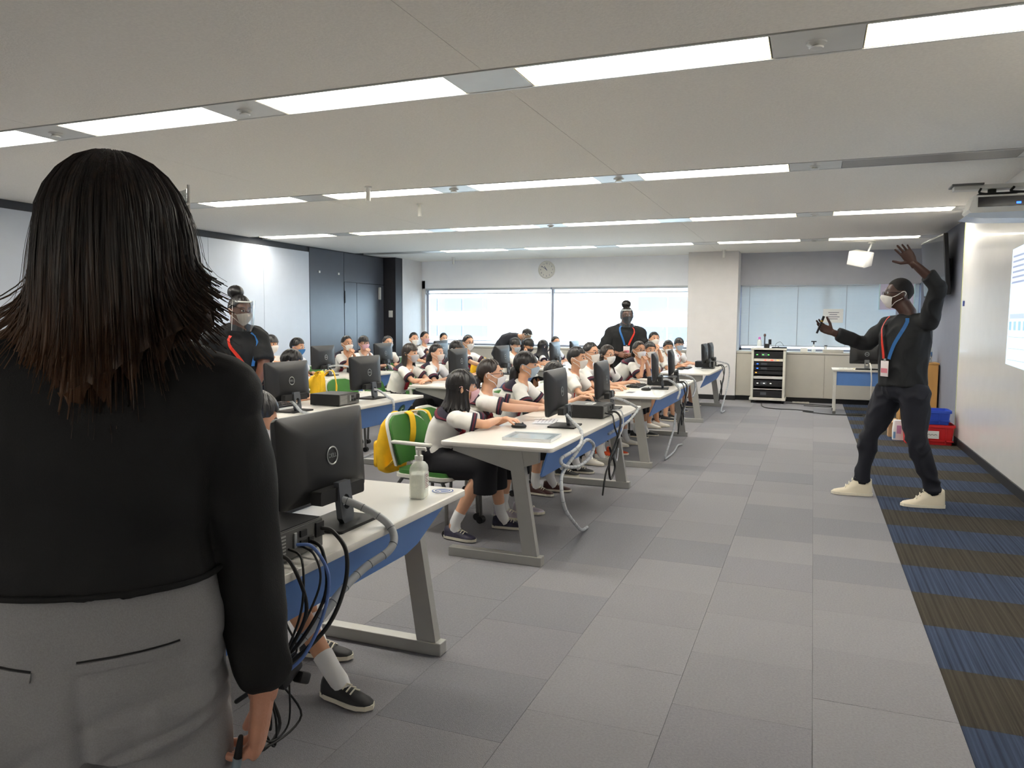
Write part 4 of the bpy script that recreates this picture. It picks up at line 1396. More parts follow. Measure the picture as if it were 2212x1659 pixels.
# ---------------------------------------------------------------- adults
def nearer(p, f):
    p = V(p); return V((p.x * f, p.y * f, 1.4 + (p.z - 1.4) * f))
def adult(label, pel, nk, hd, F, F0, look, HW, arms, legs, skin, hair_st, mask=None, pitch=0, roll=0, k=1.0, sleeve=1.0, ar=(.056, .050, .043, .040, .030),
          lr=(.098, .085, .062, .056, .044), top=None, bottom=None, hm=None, glasses=False, shoes='black', high=False, ss=1.0, shield=False, vox=.009, hs=1.0, lany=True, hvox=.0042, hem=0, badge=True, swap=False, sl_end={}, drop=.05, lan_t=.30, neck_r=.056, shvox=.009):
    pel, nk, hd = V(pel), V(nk), V(hd)
    Fg = Fig(label, (pel.x, pel.y))
    lf = V(look)
    H = Head(hd, lf, pitch, roll, k)
    T = torso_rings(pel, nk, V(F).normalized(), V(F0).normalized(), HW, -.008)
    bm = B()
    head_mesh(bm, H)
    tube(bm, [nk - V((0, 0, .05)), nk + V((0, 0, .02)), hd - H.u * .06 - H.f * .012], [neck_r * 1.1, neck_r, neck_r], 14, 'r')
    torso_loft(bm, T)
    hands = []
    for s in ('L', 'R'):
        sh, el, wr, D, N, cu = arms[s]
        limb(bm, sh, el, wr, [x * .9 for x in ar])
        tube(bm, [nk - V((0, 0, drop)), sh], [ar[0] * 1.0, ar[0] * .95], 12, 'r')
        hands.append(hand(wr, D, N, s, hs, cu[0], cu[1], cu[2], hvox))
        hip, kn, an, dr = legs[s]
        limb(bm, hip, kn, an, [x * .9 for x in lr])
        tube(bm, [an, V(an) + V(dr).normalized() * .07 - V((0, 0, .07))], [.036, .022], 8, 'r')
    Fg.add('body', join_me(remesh(bm, vox, 2), *hands), skin, True, ang=180)
    bm = B()
    T2 = torso_rings(pel, nk, V(F).normalized(), V(F0).normalized(), HW, .012 + .008 * hem)
    torso_loft(bm, T2[1 + hem:])
    for s in ('L', 'R'):
        sh, el, wr, D, N, cu = arms[s]
        sh, el, wr = V(sh), V(el), V(wr)
        tube(bm, [nk - V((0, 0, drop)), sh], [ar[0] * 1.05, ar[0] * 1.2], 14, 'r')
        r = [x + .011 for x in ar]
        ell(bm, sh, (r[0],) * 3, None, 14, 10)
        if sleeve >= 1:
            fe = sl_end.get(s, .04)
            limb(bm, sh, el, wr - (wr - el) * fe, [r[0], r[1] * 1.04, r[2] * 1.06, r[3] * 1.08, r[4] * 1.2 + .012 * fe], 'f', 14)
        else:
            tube(bm, [sh, sh.lerp(el, .5), sh.lerp(el, sleeve)], [r[0], r[1] * 1.1, r[2] * 1.25], 14, 'f')
    Fg.add('top', folds(remesh(bm, shvox, 4), .018, 8, pel.y), top or m_knit)
    bm = B()
    TT = torso_rings(pel, nk, V(F).normalized(), V(F0).normalized(), HW, .006)
    torso_loft(bm, TT[0:4])
    for s in ('L', 'R'):
        hip, kn, an, dr = legs[s]
        kn, an = V(kn), V(an)
        e = an + (kn - an) * (.0 if high else .06)
        limb(bm, hip, kn, e, [x + .010 for x in lr], 'f', 16)
        ell(bm, V(hip) + V((0, 0, .01)), (lr[0] + .006,) * 3, None, 16, 12)
        tube(bm, [V(hip), pel], [lr[0] + .004, lr[0] + .01], 14, 'r')
        if high:
            tube(bm, [e + (kn - an) * .03, e - V((0, 0, .012))], [lr[4] + .016, lr[4] + .012], 14, 'f')
    Fg.add('trousers', folds(remesh(bm, .010, 4), .020, 9, pel.x), bottom or m_pants)
    for s in ('L', 'R'):
        hip, kn, an, dr = legs[s]
        Fg.add('sock', tube(B(), [V(an) + V((0, 0, -.03)), V(an) + (V(kn) - V(an)).normalized() * .05], [.045, .045], 12), m_sock if shoes == 'white' else m_pants)
        shoe(Fg, an, dr, ss, shoes, high)
    if hair_st is not None:
        hair(Fg, H, hair_st, hm)
    face(Fg, H, skin, mask, glasses)
    if shield:
        visor(Fg, H)
    if lany:
        a, p1, n1 = lanyard(Fg, T2, HW, m_lblue if swap else m_red, -32, w=.026, t_end=lan_t, u_end=-5, off=.024)
        b, p2, n2 = lanyard(Fg, T2, HW, m_red if swap else m_lblue, 32, w=.026, t_end=lan_t, u_end=5, off=.024)
        if badge:
            c = (p1 + p2) / 2 + n1.normalized() * .012
            M = Matrix((n1.normalized().cross(V((0, 0, 1))).normalized(), V((0, 0, 1)), n1.normalized())).transposed()
            bd = Fg.add('name_badge', box(B(), c - V((0, 0, .075)), (.09, .12, .004), M, .002), mat('badge_card', (226, 216, 216), 0.3))
            Fg.add('badge_stripe', box(B(), c - V((0, 0, .09)) + n1.normalized() * .0025, (.075, .035, .001), M), mat('badge_pink', (206, 120, 134), 0.5), False, bd)
            Fg.add('badge_clip', box(B(), c - V((0, 0, .008)), (.02, .02, .006), M), m_logo, False, bd)
    return Fg, T2, H
REL = ((16, 20, 16), 2.0, 40)
PFig, PT, PH = adult('person in black sweater and trousers with cream high-tops, one arm raised, the other held out', (.655, 6.60, .93), (.675, 6.585, 1.475), (.607, 6.60, 1.640), (-.70, -.71, 0), (-.80, -.60, 0), (-1, -.12, 0), HW_MAN,
    {'L': ((.80, 6.44, 1.425), (.83, 6.26, 1.685), (.655, 6.22, 1.845), (-.55, 0, .83), (-.35, -.93, -.1), ((8, 10, 8), 5.0, 62)),
     'R': ((.535, 6.74, 1.395), (.395, 6.74, 1.235), (.150, 6.62, 1.335), (-.90, -.15, .42), (.15, -.80, .60), ((16, 14, 10), 1.6, 55))},
    {'L': ((.735, 6.52, .87), (.765, 6.48, .50), (.905, 6.56, .135), (-1, -.12, 0)), 'R': ((.585, 6.70, .87), (.450, 6.73, .49), (.415, 6.80, .135), (-1, -.05, 0))},
    m_skind, dict(front=38, side=10, back=-34, thick=.005, jag=0), 'white', k=1.04, hm=m_hairs, glasses=True, shoes='cream', high=True, ss=1.20, hs=1.06, vox=.0085, hvox=.0036, lr=(.105, .088, .066, .058, .046), lan_t=.36, neck_r=.060, hem=1, top=mat('sweater_charcoal', (27, 29, 32), 0.85, var=0.12, vs=10, bump=0.3, bs=10), bottom=mat('trousers_navy', (26, 28, 38), 0.85, var=0.12, bump=0.3, bs=9), sl_end={'L': .55, 'R': .12})
PFig.add('wristband', tube(B(), [V((.205, 6.648, 1.312)), V((.232, 6.66, 1.302))], .040, 16), m_knit)
mk = thing('marker_pen', 'black and gold marker held in the outstretched hand by the white notice', 'pen', (.04, 6.56, 1.36))
obj('barrel', tube(B(), [V((-.012, .0, -.03)), V((.024, -.02, .07))], .0085, 10), m_blk, mk)
obj('cap', tube(B(), [V((.024, -.02, .07)), V((.036, -.027, .105))], .0095, 10), m_blk2, mk)
obj('gold_band', tube(B(), [V((.022, -.019, .062)), V((.025, -.0205, .072))], .0102, 10), mat('gold', (200, 160, 60), 0.3, 0.8), mk)

f = .97
n = lambda *p: nearer(p, f)
adult('person in black with red and blue lanyards, leaning by the left white wall', n(-4.52, 5.22, .90), n(-4.485, 5.13, 1.345), n(-4.45, 5.10, 1.485), (.72, -.70, 0), (.8, -.6, 0), (.95, -.30, 0), HW_BIG,
      {'L': (n(-4.33, 5.21, 1.225), n(-4.265, 5.16, 1.03), n(-4.29, 5.10, .875), (-.05, 0, -1), (-.8, 0, -.2), REL), 'R': (n(-4.65, 4.98, 1.235), n(-4.75, 4.93, 1.03), n(-4.62, 4.80, .88), (.5, -.2, -1), (0, .5, 0), REL)},
      {'L': (n(-4.42, 5.30, .84), V((-4.32, 5.16, .48)), V((-4.36, 5.16, .09)), (1, -.4, 0)), 'R': (n(-4.60, 5.12, .84), V((-4.48, 4.98, .48)), V((-4.50, 5.00, .09)), (1, -.6, 0))},
      m_skinb, dict(TIED, bun=(178, 62, .062)), 'beige', pitch=-6, k=1.04, neck_r=.068, drop=.02, sleeve=.80, shield=True, ar=(.072, .066, .056, .050, .034), shoes='black', vox=.011, lan_t=.30, badge=False)
adult('person in dark suit bending forward with a face shield, in front of the wide window', (-5.15, 12.50, .86), (-4.80, 12.50, 1.135), (-4.65, 12.48, 1.185), (.75, -.2, -.55), (1, -.1, 0), (1, -.25, 0), HW_WOM,
      {'L': ((-4.82, 12.66, 1.07), (-4.80, 12.70, .86), (-4.62, 12.66, .80), (1, 0, -.3), (0, 0, -1), REL), 'R': ((-4.84, 12.33, 1.07), (-4.82, 12.27, .87), (-4.64, 12.30, .80), (1, 0, -.3), (0, 0, -1), REL)},
      {'L': ((-5.13, 12.60, .82), (-5.12, 12.60, .46), (-5.18, 12.60, .09), (1, 0, 0)), 'R': ((-5.13, 12.40, .82), (-5.10, 12.40, .46), (-5.16, 12.40, .09), (1, 0, 0))},
      m_skin, dict(TIED), 'white', pitch=-48, k=.96, shield=True, shoes='black', vox=.0115, lany=False, top=mat('suit_dark', (44, 46, 54), 0.8), shvox=.011)
adult('person in black with blue and red lanyards and black mask, standing before the window', (-2.56, 10.90, .92), (-2.53, 10.90, 1.37), (-2.512, 10.88, 1.505), (.42, -.90, 0), (.42, -.90, 0), (.40, -.92, 0), HW_BIG,
      {'L': ((-2.335, 10.98, 1.245), (-2.26, 10.93, .98), (-2.40, 10.72, .95), (-1, -.3, 0), (0, .8, -.3), REL), 'R': ((-2.725, 10.80, 1.245), (-2.82, 10.74, 1.00), (-2.57, 10.62, .965), (1, -.1, -.25), (0, .8, -.3), REL)},
      {'L': ((-2.46, 10.95, .86), (-2.45, 10.90, .48), (-2.45, 10.95, .09), (.4, -.9, 0)), 'R': ((-2.66, 10.85, .86), (-2.66, 10.80, .48), (-2.66, 10.85, .09), (.4, -.9, 0))},
      m_skinb, dict(TIED, bun=(178, 72, .070)), 'black', k=1.10, neck_r=.072, drop=.03, sleeve=.98, shield=True, ar=(.080, .074, .062, .054, .036), shoes='black', vox=.0115, lan_t=.36, badge=True, swap=True, lr=(.12, .105, .075, .065, .048), shvox=.011)

# ---------------------------------------------------------------- the person in front, seen from behind
wF = V((-.60, .80, 0)); wR = V((.80, .60, 0))
wc = V((-.968, .822, 0))
def wp(r, f, z):
    """Point by offset to her right, forward, and height."""
    return wc + wR * r + wF * f + V((0, 0, z))
WF = Fig('person seen from behind in front, long dark hair, black sweater and grey trousers', (wc.x, wc.y))
whd, wnk, wpel = wp(0.01, .02, 1.512), wp(.005, -.01, 1.355), wp(-.015, -.01, .90)
wlook = Quaternion(V((0, 0, 1)), R(-16)) @ wF
WH = Head(whd + V((0, 0, .014)) + wR * .010, wlook, 0, 0, .95)
HWW = [(-.24, .12, .10), (-.12, .162, .122), (0, .164, .126), (.22, .148, .112), (.42, .142, .108), (.62, .162, .112), (.80, .172, .100), (.92, .125, .078), (1.0, .058, .056)]
T = torso_rings(wpel, wnk, wF, wF, HWW, -.020)
arms = {'R': (wp(.156, -.01, 1.290), wp(.188, .01, 1.045), wp(.212, -.005, .812)), 'L': (wp(-.175, -.01, 1.285), wp(-.235, .0, 1.06), wp(-.215, .08, .86))}
legs = {'R': (wp(.070, 0, .86), wp(.085, .02, .47), wp(.09, -.02, .09)), 'L': (wp(-.100, 0, .86), wp(-.125, .02, .47), wp(-.125, -.02, .09))}
bm = B(); head_mesh(bm, WH)
tube(bm, [wnk - V((0, 0, .05)), wnk + V((0, 0, .02)), whd - V((0, 0, .06))], [.058, .050, .052], 14, 'r')
torso_loft(bm, T)
wh = []
for s in ('R', 'L'):
    sh, el, wr = arms[s]
    limb(bm, sh, el, wr, (.046, .042, .037, .034, .025))
    tube(bm, [wnk - V((0, 0, .05)), sh], [.045, .045], 12, 'r')
    hip, kn, an = legs[s]
    limb(bm, hip, kn, an, (.066, .062, .050, .046, .034))
    tube(bm, [an, an + wF * .09 - V((0, 0, .05))], [.036, .03], 8, 'r')
sg = 1
wh.append(hand(arms['R'][2], V((0, 0, -1)) - wR * .12 + wF * .06, -wR * .95 + wF * .12, 'R', 1.02, (34, 38, 24), 1.4, 38, .0028))
wh.append(hand(arms['L'][2], V((0, 0, -1)) + wF * .1, wR, 'L', .98, (20, 24, 18), 1.4, 38, .0045))
WF.add('body', join_me(remesh(bm, .008, 2), *wh), mat('skin_hand', (206, 150, 124), 0.5, var=0.08, vs=30, bump=0.12, bs=160, sss=0.05), True, ang=180)
# sweater: cropped, dropped shoulders, full sleeves gathered at the cuff
bm = B()
T2 = torso_rings(wpel, wnk, wF, wF, HWW, .012)
i0 = 3
hemr = torso_rings(wpel, wnk, wF, wF, [(.26, .160, .122)] + HWW[4:], .010)
torso_loft(bm, hemr, 40)
for s, sg in (('R', 1), ('L', -1)):
    sh, el, wr = arms[s]
    tube(bm, [wnk - V((0, 0, .042)), wnk.lerp(sh, .6) + V((0, 0, .004)), sh], [.052, .060, .064], 16, 'r')
    pts = [sh - wR * sg * .03 + V((0, 0, .005)), sh.lerp(el, .35), sh.lerp(el, .75), el, el.lerp(wr, .35), el.lerp(wr, .62), el.lerp(wr, .82), el.lerp(wr, .93)]
    tube(bm, spline(pts, 4), [r for r in np.interp(np.linspace(0, 7, 29), range(8), (.064, .064, .058, .053, .049, .048, .047, .038))], 20, 'f')
    # puffed gather above the cuff
    ell(bm, el.lerp(wr, .80) + wR * sg * .003, (.047, .048, .045), None, 16, 10)
sw = remesh(bm, .006, 4)
bw = B(); bw.from_mesh(sw)
for v in bw.verts:
    p = v.co
    q = p - wc
    r, fd, z = q.dot(wR), q.dot(wF), p.z
    a = 0
    # folds: diagonal pulls from the armpit and rings on the sleeve
    if abs(r) < .17:
        a += .0050 * math.sin(38 * (z + r * .55) + 3 * r) * max(0, 1 - abs(z - 1.13) / .16)
        a += .0035 * math.sin(62 * (z - r * 1.1)) * max(0, 1 - abs(abs(r) - .13) / .07) * max(0, 1 - abs(z - 1.24) / .12)
    else:
        pass
    q3 = V((p.x * 9, p.y * 9, p.z * 7))
    a += .011 * (.4 - 1.5 * abs(noise.noise(q3 + V((noise.noise(q3 * .7), 0, noise.noise(q3 * .7 + V((4, 0, 0))))) * .9))) * (1 if abs(r) > .15 else .55)
    v.co += v.normal * a
WF.add('sweater', bw, mat('sweater_black', (11, 12, 13), 0.78, var=0.10, vs=20, bump=0.12, bs=420), True, ang=180)
for s in ('R',):
    sh = arms[s][0]
    pts = spline([wp(.118, -.095, 1.335), wp(.140, -.118, 1.27), wp(.148, -.120, 1.20), wp(.150, -.105, 1.13)], 6)
hm_pts = [ring_pt((hemr[0][0], hemr[0][1] * 1.005, hemr[0][2] * 1.005), 360 * k / 40) + V((0, 0, .006)) for k in range(41)]
WF.add('hem_band', tube(B(), hm_pts, .0045, 8), mat('sweater_black', (11, 12, 13)), True)
# trousers
bm = B()
TT = torso_rings(wpel, wnk, wF, wF, [(-.26, .14, .11)] + HWW[1:3] + [(.14, .165, .122), (.24, .152, .114), (.27, .150, .112)], .010)
torso_loft(bm, TT, 32)
for s, sg in (('R', 1), ('L', -1)):
    hip, kn, an = legs[s]
    limb(bm, hip + V((0, 0, -.02)), kn, an + V((0, 0, .02)), (.094, .089, .076, .070, .066), 'f', 18)
    ell(bm, hip - wF * .052 + V((0, 0, -.005)) - wR * sg * .002, (.084, .086, .098), None, 16, 12)
tr = remesh(bm, .0065, 5)
bw = B(); bw.from_mesh(tr)
for v in bw.verts:
    q = v.co - wc
    r, fd, z = q.dot(wR), q.dot(wF), v.co.z
    if fd < .02:
        a = 0
        for zc, sl, wd_, am in ((.800, .45, .010, -.006), (.865, .30, .009, -.0045), (.755, .55, .012, -.006), (.93, .10, .008, -.003)):
            d = z - (zc + sl * (r - .03) - 1.6 * (r - .03) ** 2)
            a += am * math.exp(-(d / wd_) ** 2) * (1 if r > -.02 else .4)
        a += -.010 * math.exp(-((r + .015) / .010) ** 2) * min(1, max(0, (.95 - z) / .12))
        v.co += v.normal * a
WF.add('trousers', bw, mat('trousers_grey', (150, 150, 152), 0.9, var=0.10, vs=420, bump=0.15, bs=700), True, ang=180)
# welt pockets on the seat
tz = mat('trousers_grey', (150, 150, 152))
from mathutils.bvhtree import BVHTree
tro = WF.root.children[-1]
bvh = BVHTree.FromPolygons([v.co.copy() for v in tro.data.vertices], [tuple(p.vertices) for p in tro.data.polygons])
def on_seat(r, z):
    a = wp(r, -.6, z) - WF.o
    h = bvh.ray_cast(a, wF)
    return (h[0] + WF.o, h[1]) if h[0] else (wp(r, -.13, z), -wF)
for r0, r1, z0, z1 in ((-.015, .108, .938, .944), (-.175, -.070, .948, .930)):
    for dz, w, tn_ in ((0, .013, 'pocket_welt'), (.008, .0022, 'pocket_slit')):
        P_, N_ = [], []
        for k in range(9):
            h = on_seat(r0 + (r1 - r0) * k / 8, z0 + (z1 - z0) * k / 8 + dz)
            P_.append(h[0] - h[1] * .001); N_.append(h[1])
        WF.add(tn_, ribbon(B(), P_, N_, w, .0045 if w > .005 else .0025), tz if w > .005 else m_blk2, False)
for s, sg in (('R', 1), ('L', -1)):
    shoe(WF, legs[s][2], wF + wR * sg * .15, 1.0, 'black')
face(WF, WH, m_skin, 'white')
visor(WF, WH)
# long hair: a shell, a hanging mass split into locks, and loose strands
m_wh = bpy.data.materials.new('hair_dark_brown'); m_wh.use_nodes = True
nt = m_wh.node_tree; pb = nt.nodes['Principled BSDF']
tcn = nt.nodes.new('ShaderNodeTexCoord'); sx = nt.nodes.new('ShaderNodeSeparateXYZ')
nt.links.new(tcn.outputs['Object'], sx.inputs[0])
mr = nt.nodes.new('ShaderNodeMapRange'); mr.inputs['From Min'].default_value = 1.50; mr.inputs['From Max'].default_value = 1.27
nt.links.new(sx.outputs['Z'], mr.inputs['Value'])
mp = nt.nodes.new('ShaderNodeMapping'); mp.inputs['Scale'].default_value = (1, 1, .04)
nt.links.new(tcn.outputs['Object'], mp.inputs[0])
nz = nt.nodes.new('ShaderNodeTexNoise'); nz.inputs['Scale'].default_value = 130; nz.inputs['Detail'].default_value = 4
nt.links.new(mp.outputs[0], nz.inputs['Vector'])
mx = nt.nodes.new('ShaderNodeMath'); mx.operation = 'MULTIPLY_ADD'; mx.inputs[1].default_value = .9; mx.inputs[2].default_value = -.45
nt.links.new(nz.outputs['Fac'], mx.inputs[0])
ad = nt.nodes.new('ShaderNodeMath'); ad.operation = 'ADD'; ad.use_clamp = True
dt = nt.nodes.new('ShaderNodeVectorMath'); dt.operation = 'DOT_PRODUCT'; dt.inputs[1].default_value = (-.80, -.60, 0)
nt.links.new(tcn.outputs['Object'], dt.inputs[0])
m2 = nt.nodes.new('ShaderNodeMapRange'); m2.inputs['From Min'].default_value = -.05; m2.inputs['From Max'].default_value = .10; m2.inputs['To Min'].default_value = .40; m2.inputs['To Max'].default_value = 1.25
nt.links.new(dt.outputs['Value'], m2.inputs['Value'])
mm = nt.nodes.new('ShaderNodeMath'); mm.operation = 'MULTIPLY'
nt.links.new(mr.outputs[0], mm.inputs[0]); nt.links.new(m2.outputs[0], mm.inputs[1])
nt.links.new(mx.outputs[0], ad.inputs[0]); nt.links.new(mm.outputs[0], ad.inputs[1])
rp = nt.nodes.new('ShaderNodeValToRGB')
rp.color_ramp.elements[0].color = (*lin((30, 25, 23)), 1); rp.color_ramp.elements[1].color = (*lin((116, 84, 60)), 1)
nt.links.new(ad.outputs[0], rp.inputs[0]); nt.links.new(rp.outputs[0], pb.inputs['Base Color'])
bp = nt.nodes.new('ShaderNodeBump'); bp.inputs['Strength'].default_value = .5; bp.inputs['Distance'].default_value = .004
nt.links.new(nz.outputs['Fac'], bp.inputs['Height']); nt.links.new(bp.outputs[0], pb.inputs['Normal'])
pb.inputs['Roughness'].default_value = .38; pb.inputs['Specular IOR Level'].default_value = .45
hr = random.Random(11)
crown = WH.at(180, 74, .012)
def lock_path(th, depth, drop, flip, jit, n=15):
    """One lock: from the crown over the skull, then down, flipping out at its tip."""
    pts = []
    for k in range(6):
        f = k / 5
        ph = 86 - (86 - 16) * f
        pts.append(WH.at(th + jit * 3 * (1 - f), ph, .006 + depth * (.3 + .7 * f)))
    p = pts[-1]
    d = (p - WH.c); d.z = 0; d.normalize()
    back = -WH.f
    m = n - 6
    for k in range(1, m + 1):
        f = k / m
        g = .016 * math.sin(pi * min(1, f * 1.1)) * .6
        off = d * (g + flip * max(0, f - .45) ** 2 * 3.2) + back * (.012 * f) + WH.l * jit * .012 * f
        pts.append(p + off + V((0, 0, -drop * f + .35 * flip * max(0, f - .6) ** 2)))
    return pts
bmh = B()
nst = 0
def drop_at(th):
    a = th if th <= 180 else th - 360          # +left, -right
    w = abs(a)
    base = .14 + .15 * min(1, max(0, (w - 70) / 100)) + .02 * math.sin(th * .35)
    if a > 0: base += .045 * math.exp(-((w - 115) / 45) ** 2)
    return base
def flip_at(th):
    a = th if th <= 180 else th - 360
    w = abs(a)
    return (.020 + .055 * math.exp(-((w - 95) / 32) ** 2)) * (1.35 if a > 0 else 1.0)
# under-mass: closed shell so no gaps show
rows_o, rows_i = [], []
ths = [50 + 260 * i / 72 for i in range(73)]
P_ = [lock_path(t, .014, drop_at(t) * .93, flip_at(t) * .75, 0) for t in ths]
Q_ = [lock_path(t, -.004, drop_at(t) * .90, flip_at(t) * .55, 0) for t in ths]
for k in range(len(P_[0])):
    rows_o.append([p[k] for p in P_]); rows_i.append([q[k] for q in Q_])
loft(bmh, [a + list(reversed(b)) for a, b in zip(rows_o, rows_i)])
rings = []
for j in range(10):
    ph = 89 - 73 * j / 9
    rings.append([WH.at(360 * i / 48, ph if not (abs((360 * i / 48 + 180) % 360 - 180) < 50) else max(ph, 34), .012) for i in range(48)])
rings.append([WH.at(360 * i / 48, 14 if not (abs((360 * i / 48 + 180) % 360 - 180) < 50) else 34, -.005) for i in range(48)])
loft(bmh, rings)
def strip(pts, w, thick):
    rings = []
    n = len(pts)
    for i, p in enumerate(pts):
        t = (pts[min(i + 1, n - 1)] - pts[max(0, i - 1)]).normalized()
        o = (p - (WH.c + V((0, 0, min(0, p.z - WH.c.z))))).normalized()
        s = t.cross(o).normalized()
        o = s.cross(t).normalized()
        ww = w * (1 - max(0, i / (n - 1) - .55) ** 1.5 * 2.9) * (.5 + .5 * min(1, i / 3))
        ww = max(ww, w * .06)
        rings.append([p - s * ww, p + o * thick, p + s * ww, p - o * thick])
    loft(bmh, rings)
for k in range(1000):
    th = hr.uniform(48, 312)
    strip(lock_path(th, hr.uniform(.012, .020), drop_at(th) * hr.uniform(.70, 1.16), flip_at(th) * hr.uniform(.5, 1.1), hr.uniform(-1, 1), 17), hr.uniform(.0008, .0028), hr.uniform(.0006, .0014))
for k in range(420):
    th = hr.uniform(55, 305)
    strip(lock_path(th, hr.uniform(.016, .024), drop_at(th) * hr.uniform(.75, 1.2), flip_at(th) * hr.uniform(.3, 1.25), hr.uniform(-1.6, 1.6), 17), hr.uniform(.0003, .0007), .0003)
WF.add('hair', bmh, m_wh, True, ang=50)
pen = thing('marker_pen', 'black marker with a pale band in the hanging hand of the person in front', 'pen', wp(.172, -.035, .712))
pd = (V((0, 0, -1)) - wR * .16).normalized()
obj('tip', tube(B(), [pd * -.045, pd * -.012], [.004, .0065], 10, 'r'), m_blk2, pen)
obj('band', tube(B(), [pd * -.012, pd * .020], .0072, 14), mat('pen_pale', (130, 146, 158), 0.4), pen)
obj('barrel', tube(B(), [pd * .020, pd * .115], [.0070, .0066], 14, 'r'), m_blk, pen)

# ---------------------------------------------------------------- things on and around the tables
def cable(label, pts, r, m, wrap=False, group=None, k=8, cat='cable'):
    P = spline([V(p) for p in pts], k)
    nm = {'cable': 'cable'}[cat]
    o = V((P[0].x, P[0].y, 0))
    t = thing(nm, label, cat, o, 0, group)
    sh = obj('sheath', tube(B(), [p - o for p in P], r, 10, 'r'), m, t)
    if wrap:
        bm = B()
        acc = 0
        for a, b in zip(P, P[1:]):
            acc += (b - a).length
            if acc > .055:
                acc = 0
                d = (b - a).normalized()
                tube(bm, [a - o, a - o + d * .0022], r * 1.06, 10)
        if len(bm.verts):
            obj('wrap_edge', bm, mat('cable_gap', (92, 96, 102), 0.6), t)
        else:
            bm.free()
    return t
G = 'grey wrapped monitor cables'
cable('thick grey wrapped cable from the large nearest monitor, looping over the table front', [(-1.515, 2.17, .795), (-1.47, 2.19, .785), (-1.40, 2.21, .755), (-1.335, 2.225, .715), (-1.300, 2.215, .672), (-1.295, 2.17, .635), (-1.330, 2.07, .600), (-1.345, 1.96, .555), (-1.36, 1.89, .505), (-1.40, 1.82, .44), (-1.46, 1.74, .385)], .0135, m_cable, True, G)
cable('grey wrapped cable from the blue panel to the carpet near the clear case', [(-1.53, 4.87, .79), (-1.46, 4.80, .75), (-1.36, 4.66, .715), (-1.312, 4.50, .66), (-1.318, 4.36, .63), (-1.355, 4.24, .60), (-1.335, 4.24, .56), (-1.325, 4.48, .515), (-1.318, 4.72, .53), (-1.312, 4.80, .60), (-1.312, 4.62, .66), (-1.33, 4.46, .60), (-1.345, 4.25, .52), (-1.32, 4.14, .45), (-1.30, 4.16, .32), (-1.31, 4.42, .16), (-1.36, 4.72, .05), (-1.385, 4.93, .012)], .011, m_cable, True, G)
cable('grey wrapped cable from the second monitor behind the flat computer, bent over the table edge', [(-1.53, 6.07, .79), (-1.44, 6.10, .775), (-1.355, 6.15, .73), (-1.318, 6.17, .695), (-1.325, 6.05, .655), (-1.335, 5.80, .62), (-1.40, 5.55, .57)], .011, m_cable, True, G)
cable('grey cable arching from the left monitor of the number five table', [(-3.75, 4.83, .79), (-3.68, 4.80, .76), (-3.58, 4.74, .72), (-3.50, 4.70, .715), (-3.435, 4.66, .70), (-3.43, 4.62, .60)], .011, m_cable, True, G)
cable('grey cable from the number five monitor, dropping to the carpet past the table end', [(-3.75, 5.95, .79), (-3.66, 5.98, .775), (-3.52, 5.90, .73), (-3.425, 5.84, .69), (-3.415, 5.80, .52), (-3.42, 5.70, .34), (-3.55, 5.60, .24), (-3.75, 5.35, .20)], .011, m_cable, True, G)
cable('grey cable arching high behind the monitor of the two persons at the dark door', [(-5.83, 8.23, .80), (-5.72, 8.28, .83), (-5.55, 8.33, .82), (-5.42, 8.36, .74), (-5.40, 8.35, .62)], .012, m_cable, True, G)
cable('grey cable on the table in front of the black column', [(-5.83, 9.72, .79), (-5.72, 9.68, .75), (-5.60, 9.55, .715), (-5.50, 9.42, .712)], .011, m_cable, True, G)
cable('grey cable bowed beside the steeply seen monitors', [(-1.53, 8.16, .79), (-1.44, 8.20, .80), (-1.36, 8.24, .75), (-1.31, 8.25, .68), (-1.315, 8.15, .60)], .012, m_cable, True, G)
cable('pale cable hanging from the third aisle table and curling on the carpet', [(-1.30, 7.95, .46), (-1.31, 7.90, .30), (-1.335, 7.75, .14), (-1.36, 7.72, .03), (-1.36, 7.95, .012), (-1.36, 8.30, .013), (-1.375, 8.60, .03), (-1.36, 8.80, .012)], .010, m_cable, True, G)
cable('grey cable over the table edge behind the steeply seen monitors', [(-1.53, 9.18, .79), (-1.42, 9.28, .78), (-1.33, 9.38, .73), (-1.305, 9.40, .62), (-1.32, 9.30, .52)], .011, m_cable, True, G)
cable('white cables falling from the last aisle table to the carpet by the pillar', [(-1.50, 12.98, .79), (-1.38, 13.08, .76), (-1.29, 13.18, .70), (-1.28, 13.1, .45), (-1.29, 12.6, .2), (-1.29, 12.2, .03), (-1.27, 12.5, .012)], .011, m_cable, True, G)
K = 'black computer cables'
cable('black power cable from the nearest computer hanging below the table', [(-1.392, 1.93, .765), (-1.355, 1.94, .755), (-1.30, 1.93, .70), (-1.288, 1.90, .60), (-1.30, 1.82, .50), (-1.36, 1.70, .42), (-1.42, 1.58, .37)], .0065, m_cableb, False, K)
cable('blue network cable from the nearest computer hanging below the table', [(-1.392, 1.81, .745), (-1.34, 1.82, .74), (-1.295, 1.83, .66), (-1.29, 1.80, .56), (-1.31, 1.74, .46), (-1.36, 1.71, .40)], .005, m_cablebl, False, K)
